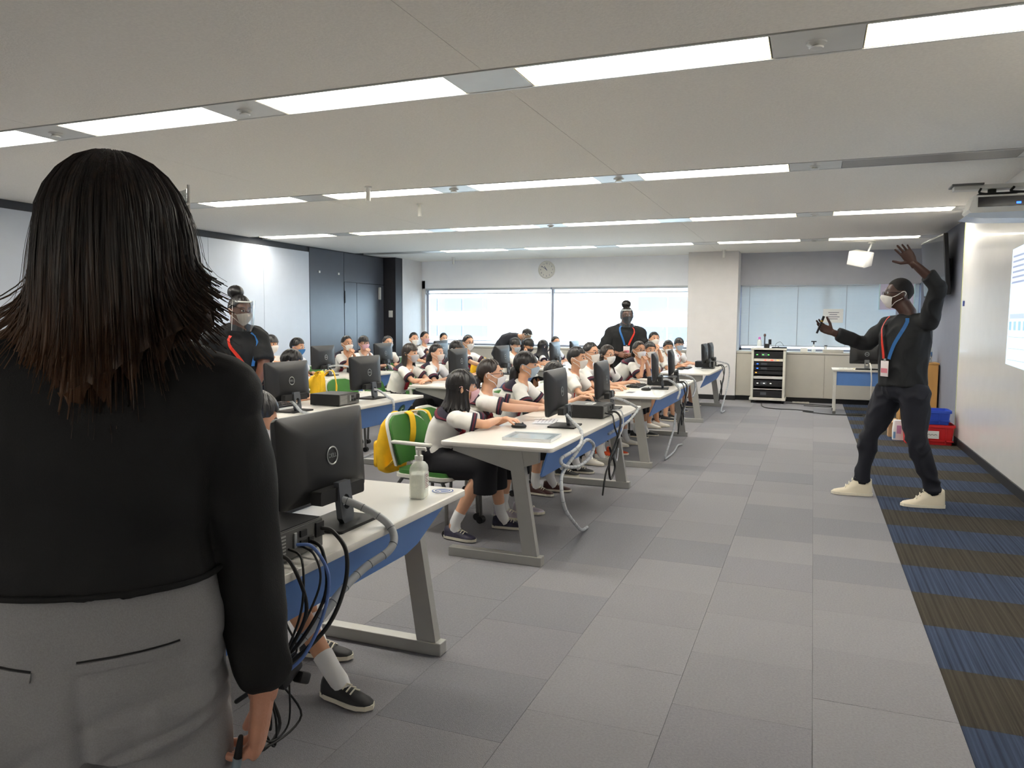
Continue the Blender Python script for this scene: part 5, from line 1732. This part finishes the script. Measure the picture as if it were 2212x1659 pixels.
for i in range(5):
    r = random.Random(i + 43)
    u = r.uniform
    cable(('thin black lead tangled under the nearest table', 'second black lead tangled under the nearest table', 'black lead looping low beside the grey caster', 'looped thin lead near the stretched foot', 'black lead crossing the blue panel of the nearest table')[i],
          [(-1.40, 1.68 + .05 * i, .74), (-1.33 + u(-.01, .01), 1.66 + .05 * i + u(-.03, .03), .72), (-1.298, 1.66 + .04 * i + u(-.04, .04), u(.58, .64)), (-1.34, 1.72 + u(-.05, .05), .47), (-1.42 - .02 * i, 1.78 + u(-.04, .04), .37), (-1.45 + u(-.04, .02), 1.84 + u(-.05, .07), u(.16, .28)), (-1.47, 1.76 + u(-.05, .05), u(.12, .22)), (-1.50, 1.72 + u(-.03, .04), .30), (-1.52, 1.80, .42)], r.choice((.0035, .0055, .003)), m_cableb, False, K)
pl = thing('plug_block', 'black plug bundle hanging in the cable tangle under the nearest table', 'plug', (-1.43, 1.80, .34))
obj('block', box(B(), (0, 0, .02), (.05, .10, .06), Matrix.Rotation(R(25), 3, 'X'), .01), m_blk, pl)
obj('plug', box(B(), (.02, .05, -.02), (.035, .05, .035), Matrix.Rotation(R(-30), 3, 'X'), .008), m_blk2, pl)
for i, (y, lb) in enumerate(((5.52, 'black cable bundle dropping from the flat computer by the clear case'), (8.72, 'black cable tangle below the third aisle table'), (12.62, 'black cable tangle below the last aisle table'))):
    cable(lb, [(-1.40, y, .74), (-1.345, y + .03, .735), (-1.305, y, .68), (-1.30, y - .12, .56), (-1.315, y - .28, .42), (-1.32, y - .22, .28), (-1.33, y - .05, .34), (-1.34, y - .18, .50)], .008, m_cableb, False, K)
    cable(lb.replace('black', 'thin black'), [(-1.40, y - .1, .74), (-1.34, y - .12, .73), (-1.302, y - .2, .66), (-1.30, y - .10, .52), (-1.32, y - .34, .36), (-1.33, y - .40, .20), (-1.34, y - .3, .30)], .006, m_cableb, False, K)
    cable(lb.replace('black', 'grey').replace('cable', 'lead'), [(-1.40, y + .1, .74), (-1.33, y + .12, .735), (-1.300, y + .05, .62), (-1.31, y - .15, .50), (-1.32, y - .05, .38), (-1.33, y + .05, .46)], .005, m_cable, False, K)

# hand sanitizer
m_liq = mat('clear_liquid', (240, 244, 232), 0.1)
sb = thing('sanitizer_bottle', 'clear pump bottle of hand sanitizer on the corner of the nearest table', 'bottle', (-1.445, 2.66, TZ), R(12))
def rr_ring(w, d, z, r=.012, k=4):
    return [V((x, y, z)) for x, y in rrect(-d, d, -w, w, min(r, w * .9, d * .9), k)]
m_bot = bpy.data.materials.new('translucent_plastic'); m_bot.use_nodes = True
_n = m_bot.node_tree
pb = _n.nodes['Principled BSDF']
pb.inputs['Base Color'].default_value = (*lin((244, 247, 242)), 1); pb.inputs['Roughness'].default_value = .2
_t = _n.nodes.new('ShaderNodeBsdfTransparent'); _m = _n.nodes.new('ShaderNodeMixShader'); _z = _n.nodes.new('ShaderNodeTexNoise')
_z.inputs['Scale'].default_value = 14
_a = _n.nodes.new('ShaderNodeMath'); _a.operation = 'MULTIPLY_ADD'; _a.inputs[1].default_value = .12; _a.inputs[2].default_value = .44
_n.links.new(_z.outputs['Fac'], _a.inputs[0]); _n.links.new(_a.outputs[0], _m.inputs[0])
_n.links.new(_t.outputs[0], _m.inputs[1]); _n.links.new(pb.outputs[0], _m.inputs[2]); _n.links.new(_m.outputs[0], _n.nodes['Material Output'].inputs[0])
obj('bottle_body', loft(B(), [rr_ring(.042, .030, z) if q is None else rr_ring(.042 * q, .030 * q, z) for z, q in ((0, .95), (.004, None), (.115, None), (.128, .93), (.140, .70), (.146, .42), (.152, .36))]), m_bot, sb, True)
obj('liquid', loft(B(), [rr_ring(.0395, .0275, z) for z in (.003, .098)]), m_liq, sb, True)
obj('label', bx(.0302, .0308, -.018, .034, .035, .10), m_white, sb, False)
lb_ = bpy.data.objects[sb.name].children[-1]
for k in range(8):
    obj('label_print', bx(.0308, .0311, -.014, .030 - .012 * (k % 3), .041 + k * .007, .0435 + k * .007), mat('label_ink', (120, 60, 70) if k in (0, 7) else (70, 78, 120), .6), lb_, False)
obj('pump_collar', cyl(B(), (0, 0, .150), (0, 0, .168), .017), m_white, sb)
pm_ = B(); cyl(pm_, (0, 0, .166), (0, 0, .190), .006); box(pm_, (.008, 0, .196), (.045, .018, .012), None, .005); cyl(pm_, (.026, 0, .196), (.030, 0, .186), .004)
obj('pump_head', pm_, m_white, sb)
dc = thing('table_sticker', 'round blue and white sticker on the corner of the nearest table', 'sticker', (-1.41, 2.80, TZ))
obj('disc', cyl(B(), (0, 0, 0), (0, 0, .0008), .045, n=32), mat('sticker_blue', (44, 82, 150), .4), dc, False)
rg_ = ring_mesh(.036, .003); bmesh.ops.translate(rg_, vec=(0, 0, .001), verts=rg_.verts)
obj('ring', rg_, m_white, dc)
obj('stroke', box(B(), (0, 0, .0012), (.055, .006, .0006), Matrix.Rotation(R(35), 3, 'Z')), m_white, dc, False)
obj('stroke', box(B(), (-.01, -.012, .0012), (.03, .006, .0006), Matrix.Rotation(R(-40), 3, 'Z')), m_white, dc, False)
# clear case with discs on the second table
cs = thing('clear_case', 'flat clear plastic case with shiny lid on the table of the pink-masked person', 'case', (-1.56, 4.30, TZ), R(4))
obj('tray', bx(-.15, .15, -.13, .13, 0, .010, .002), mat('clear_tray', (232, 235, 238), .15), cs, False)
obj('lid', bx(-.15, .15, -.13, .13, .016, .0175), glassy('case_clear', (246, 249, 250), .95, .08, .2), cs, False)
for a in (((-.15, -.147, -.13, .13)), ((.147, .15, -.13, .13)), ((-.15, .15, -.13, -.127)), ((-.15, .15, .127, .13))):
    obj('rim', bx(*a, .010, .019), mat('clear_tray', (206, 212, 218)), cs, False)
obj('insert', bx(-.11, .11, -.09, .09, .010, .013), mat('card_grey', (220, 224, 230), .5), cs, False)
m_paper = mat('paper_white', (232, 232, 230), .8, var=0.02)
def sheet(label, x, y, w, d, rz, m=None, n=1, z=TZ, cat='paper', name='paper_sheet'):
    t = thing(name, label, cat, (x, y, z), R(rz))
    for k in range(n):
        obj('sheet', box(B(), (0, 0, .001 + k * .0016), (w, d, .0012), Matrix.Rotation(R(k * 4), 3, 'Z')), m or m_paper, t, False)
    for k in range(6):
        obj('print_line', bx(-w * .35 + k * w * .12, -w * .35 + k * w * .12 + .003, -d * .38, d * (.38 - .1 * (k % 3)), .001 + n * .0016, .0014 + n * .0016), mat('print_grey', (120, 124, 132), .7), t, False)
    return t
sheet('white printed sheets between the keyboard and the clear case', -1.72, 5.10, .21, .30, 12, None, 3)
sheet('white label sheet lying on the flat computer of the second aisle table', -1.53, 5.50, .06, .12, 0, None, 1, TZ + .097)
sheet('yellowish note on the bare end of the third aisle table', -1.86, 8.02, .10, .22, 10, mat('paper_yellow', (232, 208, 160), .8))
sheet('grey flat card on the bare end of the third aisle table', -1.70, 7.60, .07, .15, 0, mat('card_slate', (120, 122, 134), .6))
sheet('open booklet beside the folded arms of the long-haired person', -3.86, 7.62, .21, .30, 0, None, 2)
sheet('white sheet beside the dark phone on the number five table', -3.78, 5.66, .20, .28, 5, None, 2)
sheet('white sheets at the edge of the third aisle table, behind the monitors', -1.48, 9.45, .2, .25, 0, None, 3)
sheet('red-edged sheet on the far table by the long-haired person turned away', -4.0, 12.3, .21, .3, 8, mat('sheet_pink', (222, 170, 176), .8))
# oval number plate on the panel
op = thing('number_plate', 'dark green oval plate with the number 5 on the blue table panel', 'plate', (XB - .103, 6.17, .572))
Mo = Matrix(((0, 0, 1, 0), (1, 0, 0, 0), (0, 1, 0, 0), (0, 0, 0, 1)))
b_ = B()
cyl(b_, (0, 0, .012), (0, 0, .015), 1, n=32)
bmesh.ops.transform(b_, matrix=Matrix.Rotation(R(-26), 4, 'Y').inverted() @ Mo @ Matrix.Diagonal((.055, .072, 1, 1)), verts=b_.verts)
pt = obj('plate', b_, mat('plate_green', (30, 86, 58), .5), op, False)
n5 = text_mesh('5', .11, .001)
b_ = B(); b_.from_mesh(n5); bmesh.ops.transform(b_, matrix=Matrix.Rotation(R(26), 4, 'Y') @ Mo @ Matrix.Translation((0, 0, .0155)), verts=b_.verts)
obj('numeral', b_, mat('plate_pale', (190, 214, 190), .5), op, False)

# ---------------------------------------------------------------- far right corner
m_lt = mat('desk_white', (214, 213, 206), .4)
ds = thing('desk', 'presenter desk with blue front panel and thin white legs', 'desk', (.30, 12.90, 0))
obj('desktop', bx(0, 1.25, 0, .62, .675, .70, .004), m_lt, ds, False)
obj('front_panel', bx(.07, 1.18, .06, .075, .45, .665), m_blue, ds, False)
for x in (.05, 1.20):
    for y in (.06, .56):
        lg = obj('leg', bx(x - .018, x + .018, y - .018, y + .018, .04, .676, .004), m_lt, ds, False)
        obj('foot_pad', bx(x - .024, x + .024, y - .03, y + .03, 0, .042, .004), m_legd, lg, False)
o = dup(mon0); o.location = (.80, 13.12, .7005); o.rotation_euler = (0, 0, R(-90)); o['label'] = 'black monitor on the presenter desk, seen from behind'; o['group'] = 'monitors on the bench tables'
for c in list(o.children):
    if c.name.startswith('stand_neck'):
        c.data = c.data.copy(); c.data.materials.clear(); c.data.materials.append(mat('stand_silver', (120, 122, 122), .35, .5))
cable('white cable hanging in front of the presenter desk', [(.84, 13.05, .80), (.85, 12.95, .76), (.85, 12.87, .70), (.86, 12.86, .55), (.86, 12.88, .35), (.88, 12.93, .03)], .009, m_white, False)
kb2 = dup(kb0, (.85, 12.99, .7005), R(90), 'black keyboard on the presenter desk', 'keyboards')
rm = thing('remote_control', 'small white remote on the left end of the presenter desk', 'remote', (.50, 12.99, .7005), R(80))
obj('body', bx(-.025, .025, -.10, .10, 0, .018, .004), m_white, rm, True); obj('buttons', bx(-.014, .014, -.06, -.02, .018, .020), m_blk, rm, False); obj('button', cyl(B(), (0, .04, .018), (0, .04, .021), .010, n=10), m_greym, rm)
nb = thing('sticky_note', 'yellow sticky note under the presenter monitor', 'note', (.62, 13.2, .7005))
obj('note', bx(-.05, .05, -.04, .04, 0, .004), mat('note_yellow', (228, 214, 150), .8), nb, False); obj('pad', bx(-.045, .045, -.035, .035, .004, .006), mat('note_yellow', (228, 214, 150)), nb, False)
# equipment rack
rk = thing('equipment_rack', 'pale wheeled rack of black audio equipment under the blind', 'rack', (-.715, 14.12, 0))
m_rk = mat('rack_cream', (214, 212, 200), .5)
for x0, x1 in ((-.285, -.245), (.245, .285)):
    obj('side_panel', bx(x0, x1, 0, .40, .07, .95, .004), m_rk, rk, False)
obj('top_panel', bx(-.30, .30, -.015, .41, .945, .975, .004), m_rk, rk, False)
obj('base_panel', bx(-.305, .305, -.02, .41, .055, .10, .004), m_rk, rk, False)
obj('back_panel', bx(-.245, .245, .38, .395, .1, .945), m_blk2, rk, False)
for x in (-.26, .26):
    for y in (.04, .35):
        b_ = B(); cyl(b_, (x - .012, y, .028), (x + .012, y, .028), .028, n=12)
        obj('caster', b_, m_blk2, rk)
leds = {'g': emis('led_green', (90, 220, 90), 1.6), 'b': emis('led_blue', (40, 90, 255), 2.6), 'r': emis('led_red', (255, 60, 40), 2.0), 'w': emis('led_white', (235, 235, 225), .9), 'o': emis('led_orange', (255, 150, 60), 1.4)}
units = [(.80, .12, 'black', [(-.19, 'g'), (-.09, 'g'), (.0, 'g')]), (.745, .045, 'cream', [(-.05, 'r'), (.05, 'r'), (.07, 'r'), (.16, 'o')]), (.665, .065, 'black', [(-.18, 'b')]),
         (.585, .065, 'black', [(-.18, 'b')]), (.515, .055, 'black', [(-.20, 'o')]), (.435, .045, 'silver', []), (.30, .11, 'black', [(-.17, 'w'), (-.06, 'w'), (.05, 'w')]), (.245, .012, 'silver', []), (.115, .11, 'black', [])]
for z, h, c, ls in units:
    m = {'black': m_blk, 'cream': m_rk, 'silver': m_plate}[c]
    u = obj('rack_unit', bx(-.243, .243, .012 if c == 'black' else .004, .36, z, z + h, .002), m, rk, False)
    for x, l in ls:
        obj('led', bx(x - .014, x + .014, .006 if c == 'black' else -.002, .013, z + h * .5 - .006, z + h * .5 + .006), leds[l], u, False)
    if c == 'black' and h > .06:
        obj('knob', cyl(B(), (.19, .012, z + h / 2), (.19, -.004, z + h / 2), .014, n=12), m_blk2, u)
        obj('display', bx(-.12, -.02, .009, .0125, z + h * .3, z + h * .75), m_greym, u, False)
mx_ = thing('mixer_box', 'low black mixer lying on the equipment rack', 'mixer', (-.55, 14.30, .9755))
obj('case', bx(-.12, .13, -.1, .1, 0, .022, .003), m_blk2, mx_, False); obj('fader', bx(-.02, .0, -.04, .02, .022, .034), m_greym, mx_, False); obj('wire', tube(B(), spline([(-.06, 0, .02), (-.05, 0, .08), (.02, 0, .11), (.08, 0, .04)], 6), .003, 6), m_cableb, mx_)
mb = thing('microphone_receiver', 'black box with an upright stalk on the equipment rack', 'microphone', (-.71, 14.28, .9755))
obj('box', bx(-.075, .0, -.05, .05, 0, .075, .004), m_blk2, mb, False); obj('receiver', bx(-.02, .03, -.03, .02, .06, .155, .004), m_blk, mb, False)
mc = thing('microphone', 'slim microphone standing behind the black box on the rack', 'microphone', (-.80, 14.36, .9755))
obj('stem', cyl(B(), (0, 0, 0), (0, 0, .20), .011, n=10), m_greym, mc); b_ = B(); ell(b_, (0, 0, .225), (.022, .022, .03)); obj('head', b_, mat('mic_mesh', (110, 90, 84), .5, .4), mc)
bt = thing('spray_bottle', 'pink-capped clear bottle at the left on the equipment rack', 'bottle', (-.885, 14.30, .9755))
obj('bottle', lathe(B(), (0, 0, 0), [(.001, 0), (.036, .002), (.038, .02), (.038, .12), (.028, .145), (.02, .15), (.001, .15)]), m_bot, bt); obj('cap', lathe(B(), (0, 0, 0), [(.001, .148), (.021, .149), (.021, .185), (.014, .195), (.001, .196)]), mat('cap_pink', (214, 120, 200), .5), bt)
# window board items
SILL = .9055
sp = thing('pump_bottle', 'clear bottle with black pump on the cupboard by the blinds', 'bottle', (.02, 14.62, SILL))
obj('bottle', lathe(B(), (0, 0, 0), [(.001, 0), (.034, .002), (.036, .06), (.034, .10), (.016, .125), (.014, .14), (.001, .14)]), m_bot, sp)
b_ = B(); cyl(b_, (0, 0, .138), (0, 0, .185), .012); box(b_, (0, 0, .19), (.09, .03, .02), None, .006); obj('pump', b_, m_blk2, sp)
tb = thing('tissue_box', 'white box on the cupboard left of the black pump bottle', 'box', (-.14, 14.66, SILL))
obj('box', bx(-.06, .06, -.05, .05, 0, .075, .004), m_white, tb, True); obj('opening', bx(-.03, .03, -.02, .02, .075, .0765), m_blk2, tb, False)
tb = thing('document_tray', 'flat beige box on the cupboard right of the black pump bottle', 'box', (.34, 14.64, SILL))
obj('base', bx(-.17, .17, -.06, .06, 0, .045, .004), m_cab, tb, True); obj('lid', bx(-.172, .172, -.062, .062, .045, .055, .003), m_white, tb, True)
tb = thing('small_jar', 'small pale jar standing on the flat beige box by the blinds', 'jar', (.22, 14.64, SILL + .0555))
obj('jar', lathe(B(), (0, 0, 0), [(.001, 0), (.024, .001), (.024, .05), (.001, .05)]), m_white, tb); obj('lid', lathe(B(), (0, 0, 0), [(.001, .05), (.026, .05), (.026, .07), (.001, .07)]), m_greym, tb)
ns = thing('notice', 'white paper notice with printed lines hung on the blind', 'notice', (.325, 15.005, 1.555))
obj('sheet', bx(-.17, .17, -.001, .001, -.125, .125), m_paper, ns, False)
for k, (a, b) in enumerate(((-.08, .10), (-.06, .07), (-.10, .11), (-.08, .08))):
    obj('print_line', bx(a, b, -.0016, -.001, .06 - k * .038 - .005, .06 - k * .038 + .005), mat('print_dark', (70, 74, 96), .7), ns, False)
sc_ = thing('screen_panel', 'narrow lavender board standing by the blind behind the presenter', 'board', (1.36, 14.99, .906))
obj('board', bx(-.28, .26, -.008, .008, .76, 1.21), mat('board_lavender', (208, 202, 226), .6), sc_, False); obj('edge', bx(-.30, -.28, -.012, .010, .76, 1.21), mat('edge_cyan', (200, 230, 234), .4), sc_, False); obj('edge', bx(.25, .268, -.012, .010, .70, 1.21), mat('edge_cyan', (200, 230, 234)), sc_, False); obj('stand', bx(-.02, .02, -.006, .006, 0, .76), m_frame, sc_, False)
# wall clock
ck = thing('wall_clock', 'round white wall clock above the wide window, hands near ten to eleven', 'clock', (-5.15, 14.998, 2.487))
Mc = Matrix.Rotation(R(90), 4, 'X')
b_ = B(); lathe(b_, (0, 0, 0), [(.001, 0), (.180, 0), (.182, .025), (.172, .038), (.160, .030), (.158, .024), (.001, .024)], 40); bmesh.ops.transform(b_, matrix=Mc, verts=b_.verts)
obj('case', b_, m_white, ck)
m_ink = mat('clock_ink', (96, 104, 136), .6)
for k in range(1, 13):
    a = R(90 - 30 * k)
    t_ = B(); t_.from_mesh(text_mesh(str(k), .045)); bmesh.ops.transform(t_, matrix=Mc @ Matrix.Translation((.128 * math.cos(a), .128 * math.sin(a), .0255)), verts=t_.verts)
    obj('numeral', t_, m_ink, ck, False)
for ln, w, ang in ((.125, .009, 305), (.085, .013, 326)):
    t_ = box(B(), (0, ln / 2 - .01, .028), (w, ln + .02, .002)); bmesh.ops.transform(t_, matrix=Mc @ Matrix.Rotation(R(-ang), 4, 'Z'), verts=t_.verts)
    obj('clock_hand', t_, m_ink, ck, False)
# ceiling speaker
sk = thing('ceiling_speaker', 'white box loudspeaker hung from the ceiling near the raised hand', 'loudspeaker', (.66, 13.45, 2.45))
Ms = Matrix.Rotation(R(-28), 3, 'Z') @ Matrix.Rotation(R(14), 3, 'Y') @ Matrix.Rotation(R(12), 3, 'X')
obj('cabinet', box(B(), (0, 0, 0), (.30, .24, .22), Ms, .012), m_white, sk)
obj('grille', box(B(), Ms @ V((0, -.122, 0)), (.27, .006, .19), Ms, .002), mat('speaker_cloth', (206, 200, 196), .8), sk, False)
b_ = B(); cyl(b_, (.10, .04, .08), (.16, .05, .235), .016); cyl(b_, (.16, .05, .235), (.16, .05, .27), .06)
obj('bracket', b_, m_plate, sk)
# wall television
tv = thing('television', 'black flat television tilted out from the slate wall behind the presenter', 'television', (1.55, 12.10, 2.20))
Mt = Matrix.Rotation(R(4), 3, 'Z') @ Matrix.Rotation(R(-5), 3, 'Y')
obj('frame', box(B(), (0, 0, 0), (.055, 1.38, .80), Mt, .006), m_blk, tv, False)
obj('screen', box(B(), Mt @ V((-.029, 0, 0)), (.003, 1.34, .755), Mt), mat('tv_glass', (62, 66, 74), .12, coat=.3), tv, False)
b_ = B(); box(b_, (.075, -.05, -.12), (.09, .75, .42), None, .01); box(b_, (.135, -.05, -.05), (.075, .4, .3))
obj('wall_mount', b_, m_blk2, tv, False)
# wood cabinet, bags, crates
wk = thing('wood_cabinet', 'light wooden cabinet in the right corner behind the presenter', 'cabinet', (1.455, 12.40, 0))
m_wood = mat('wood_light', (208, 158, 92), .5, var=.12, vs=8, stretch=(1, 1, .15))
obj('carcass', bx(-.24, .24, 0, .40, .0, .83, .003), m_wood, wk, False); obj('cabinet_top', bx(-.25, .25, -.01, .41, .83, .856, .003), m_wood, wk, False); obj('back_door', bx(-.235, .235, -.006, 0, .04, .825), m_wood, wk, False)
m_poly = glassy('clear_film', (236, 240, 246), .70, .2)
for i, (x, s, lb) in enumerate(((1.36, 1.0, 'crumpled clear plastic bag on the wooden cabinet'), (1.52, .8, 'smaller clear plastic bag with blue print on the wooden cabinet'))):
    t = thing('plastic_bag', lb, 'bag', (x, 12.58, .8565))
    b_ = B(); ell(b_, (0, 0, .11 * s), (.12 * s, .11 * s, .115 * s), None, 20, 14)
    for v in b_.verts:
        q = v.co * 30
        v.co += V((noise.noise(q), noise.noise(q + V((9, 0, 0))), noise.noise(q + V((0, 9, 0))))) * .022
        v.co.z = max(.001, v.co.z)
    obj('bag', b_, m_poly, t); obj('print', box(B(), (.02, -.115 * s, .12), (.08, .004, .04), Matrix.Rotation(R(8), 3, 'Z')), mat('print_blue', (90, 120, 180), .5), t, False)
    obj('contents', box(B(), (0, 0, .07 * s), (.10, .08, .09), None, .02), mat('bag_contents', (196, 190, 186), .6), t, True)
wb_ = thing('water_bottle', 'tall clear bottle standing among the plastic bags on the wooden cabinet', 'bottle', (1.60, 12.70, .8565))
obj('bottle', lathe(B(), (0, 0, 0), [(.001, 0), (.045, .002), (.045, .20), (.030, .24), (.018, .26), (.018, .30), (.001, .30)]), m_bot, wb_); obj('label', cyl(B(), (0, 0, .08), (0, 0, .15), .0458, n=20), mat('label_blue', (110, 150, 200), .5), wb_); obj('cap', cyl(B(), (0, 0, .30), (0, 0, .32), .018, n=14), m_white, wb_)
def crate(x, y, z, w, d, h, m, label, lab=True, ribs=3):
    t = thing('storage_crate', label, 'crate', (x, y, z))
    o1 = [rrect(-w / 2 * k, w / 2 * k, -d / 2 * k, d / 2 * k, .02, 3) for k in (.93, 1.0)]
    i1 = [rrect(-w / 2 * k + .008, w / 2 * k - .008, -d / 2 * k + .008, d / 2 * k - .008, .014, 3) for k in (.93, 1.0)]
    ring = lambda p, zz: [V((a, b, zz)) for a, b in p]
    obj('tub', loft(B(), [ring(o1[0], 0), ring(o1[1], h), ring(i1[1], h), ring(i1[0], .008)]), m, t, False)
    b_ = loft(B(), [ring(rrect(-w / 2 - .012, w / 2 + .012, -d / 2 - .012, d / 2 + .012, .025, 3), h - .03), ring(rrect(-w / 2 - .012, w / 2 + .012, -d / 2 - .012, d / 2 + .012, .025, 3), h), ring(i1[1], h), ring(i1[1], h - .03)], cap=False)
    obj('rim', b_, m, t, False)
    for k in range(ribs):
        xx = -w / 2 + w * (k + .5) / ribs
        obj('rib', bx(xx - .006, xx + .006, -d / 2 - .008, -d / 2 + .03, .01, h - .03), m, t, False)
    obj('band', bx(-w / 2 * .97, w / 2 * .97, -d / 2 - .008, -d / 2 + .01, .04, .055), m, t, False)
    if lab:
        lb = obj('label_card', bx(-.13, .10, -d / 2 - .014, -d / 2 - .006, .075, .165), m_paper, t, False)
        obj('handwriting', tube(B(), spline([V((-.09 + .017 * k, -d / 2 - .0145, .12 + (.010 if k % 2 else -.008) * (1 - .04 * k))) for k in range(11)], 4), .0022, 5), m_blk2, lb)
    return t
m_cr, m_cb = mat('crate_red', (206, 34, 40), .45, var=.04), mat('crate_blue', (36, 76, 190), .45, var=.04)
crate(1.31, 10.22, 0, .52, .36, .235, m_cr, 'red plastic storage crate with a white label on the carpet strip')
obj_ = crate(1.30, 10.24, .2355, .46, .32, .165, m_cb, 'blue plastic crate stacked on the red crate', False, 2)
wb2 = thing('paper_bag', 'white printed bag leaning at the left of the red crate', 'bag', (1.02, 10.34, 0))
b_ = loft(B(), [[V((x * k, y * k + .0, z)) for x, y in rrect(-.07, .07, -.05, .05, .02, 3)] for z, k in ((.0, 1), (.12, 1.05), (.24, .9))])
obj('bag', b_, m_paper, wb2, True); obj('print', bx(-.03, .02, -.056, -.05, .08, .18), mat('bag_print', (196, 150, 190), .6), wb2, False); obj('stripe', bx(-.065, -.04, -.054, -.048, .02, .10), mat('bag_stripe', (130, 180, 220), .6), wb2, False)
cb_ = thing('cardboard_box', 'brown cardboard piece lying behind the printed bag', 'box', (1.02, 10.62, 0))
obj('box', bx(-.10, .10, -.07, .07, 0, .20, .003), mat('cardboard', (196, 160, 120), .8), cb_, False); obj('flap', box(B(), (-.06, -.08, .21), (.10, .09, .004), Matrix.Rotation(R(30), 3, 'X')), mat('cardboard', (196, 160, 120)), cb_, False)
# floor cables by the rack
cable('black cable snaking over the carpet from the rack to the presenter desk', [(-.80, 14.0, .01), (-.75, 13.5, .008), (-.60, 13.25, .008), (-.2, 13.2, .008), (.05, 13.05, .008), (-.1, 13.0, .008), (.3, 12.75, .008), (.75, 12.8, .01)], .007, m_cableb, False)
cable('black cable loop on the carpet near the cupboards', [(-.40, 14.3, .008), (.0, 14.2, .008), (.35, 14.05, .008), (.25, 13.9, .008), (-.1, 13.95, .008)], .006, m_cableb, False)
pw = thing('power_strip', 'pale power strip on the carpet beside the equipment rack', 'power strip', (-.16, 14.32, 0), R(8))
obj('strip', bx(-.14, .14, -.025, .025, 0, .035, .005), m_cab, pw, True)
for k in range(3):
    obj('socket', bx(-.10 + k * .08, -.06 + k * .08, -.014, .014, .035, .037), m_legd, pw, False)
# projector on its wall arm
pj = thing('projector', 'white short-throw projector on a wall arm above the projection board', 'projector', (1.60, 7.05, 2.30))
obj('wall_plate', bx(-.012, .009, -.12, .12, .05, .26), m_plate, pj, False)
obj('arm', bx(-.60, -.01, -.055, .055, .165, .200, .004), m_plate, pj, False)
obj('arm_cover', bx(-.62, -.40, -.10, .10, .195, .208, .003), m_legd, pj, False)
b_ = B(); cyl(b_, (-.33, 0, .10), (-.33, 0, .17), .03); box(b_, (-.30, 0, .125), (.26, .16, .012)); tube(b_, spline([(-.42, -.09, .165), (-.43, -.10, .13), (-.36, -.11, .115), (-.30, -.1, .11)], 6), .008, 8); tube(b_, spline([(-.20, -.09, .165), (-.22, -.11, .13), (-.12, -.11, .12)], 6), .010, 8)
obj('bracket', b_, m_blk2, pj, False)
b_ = prism(B(), [(-.47, .105), (-.10, .105), (-.085, .0), (-.10, -.03), (-.48, -.03), (-.505, .0)], 'y', -.14, .16)
obj('housing', b_, m_white, pj, False)
obj('front_glass', bx(-.445, -.115, -.147, -.138, .015, .09), mat('lens_black', (14, 15, 22), .12, coat=.4), pj, False)
obj('lens_light', bx(-.19, -.16, -.149, -.146, .03, .045), leds['b'], pj, False)
b_ = prism(B(), [(-.50, -.03), (-.09, -.03), (-.02, -.055), (-.06, -.085), (-.40, -.075), (-.53, -.055)], 'y', -.16, .16)
obj('lower_shell', b_, mat('shell_blue_white', (196, 206, 218), .25), pj, True)
# projected slide on the board
sd = thing('projected_slide', 'bright projected slide with grey text lines on the white board', 'projection', (1.609, 7.0, 1.56))
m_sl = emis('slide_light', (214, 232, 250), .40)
b_ = loft(B(), [[V((x, y, z)) for y, z in ((.94, -.50), (.90, .505), (-.90, .56), (-.86, -.56))] for x in (0, -.0012)])
obj('slide', b_, m_sl, sd, False)
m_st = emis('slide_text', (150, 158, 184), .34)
for k in range(6):
    obj('text_line', bx(-.0020, -.0013, -.7 + .1 * (k % 3), .86, .43 - k * .045, .446 - k * .045), m_st, sd, False)
obj('rule', bx(-.0020, -.0013, -.8, .89, .205, .209), m_st, sd, False)
for k in range(7):
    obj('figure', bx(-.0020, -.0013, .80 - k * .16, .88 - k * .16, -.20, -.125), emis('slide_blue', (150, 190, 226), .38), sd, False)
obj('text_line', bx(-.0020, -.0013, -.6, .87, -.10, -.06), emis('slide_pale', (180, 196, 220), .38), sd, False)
for k in range(3):
    obj('rule', bx(-.0020, -.0013, -.7, .88, -.26 - k * .10, -.257 - k * .10), m_st, sd, False)
tag(obj('board_magnet', bx(1.595, 1.61, 10.10, 10.14, 1.62, 1.68, .003), mat('magnet_blue', (50, 66, 140), .4)), 'small blue magnet at the edge of the projection board', 'magnet')
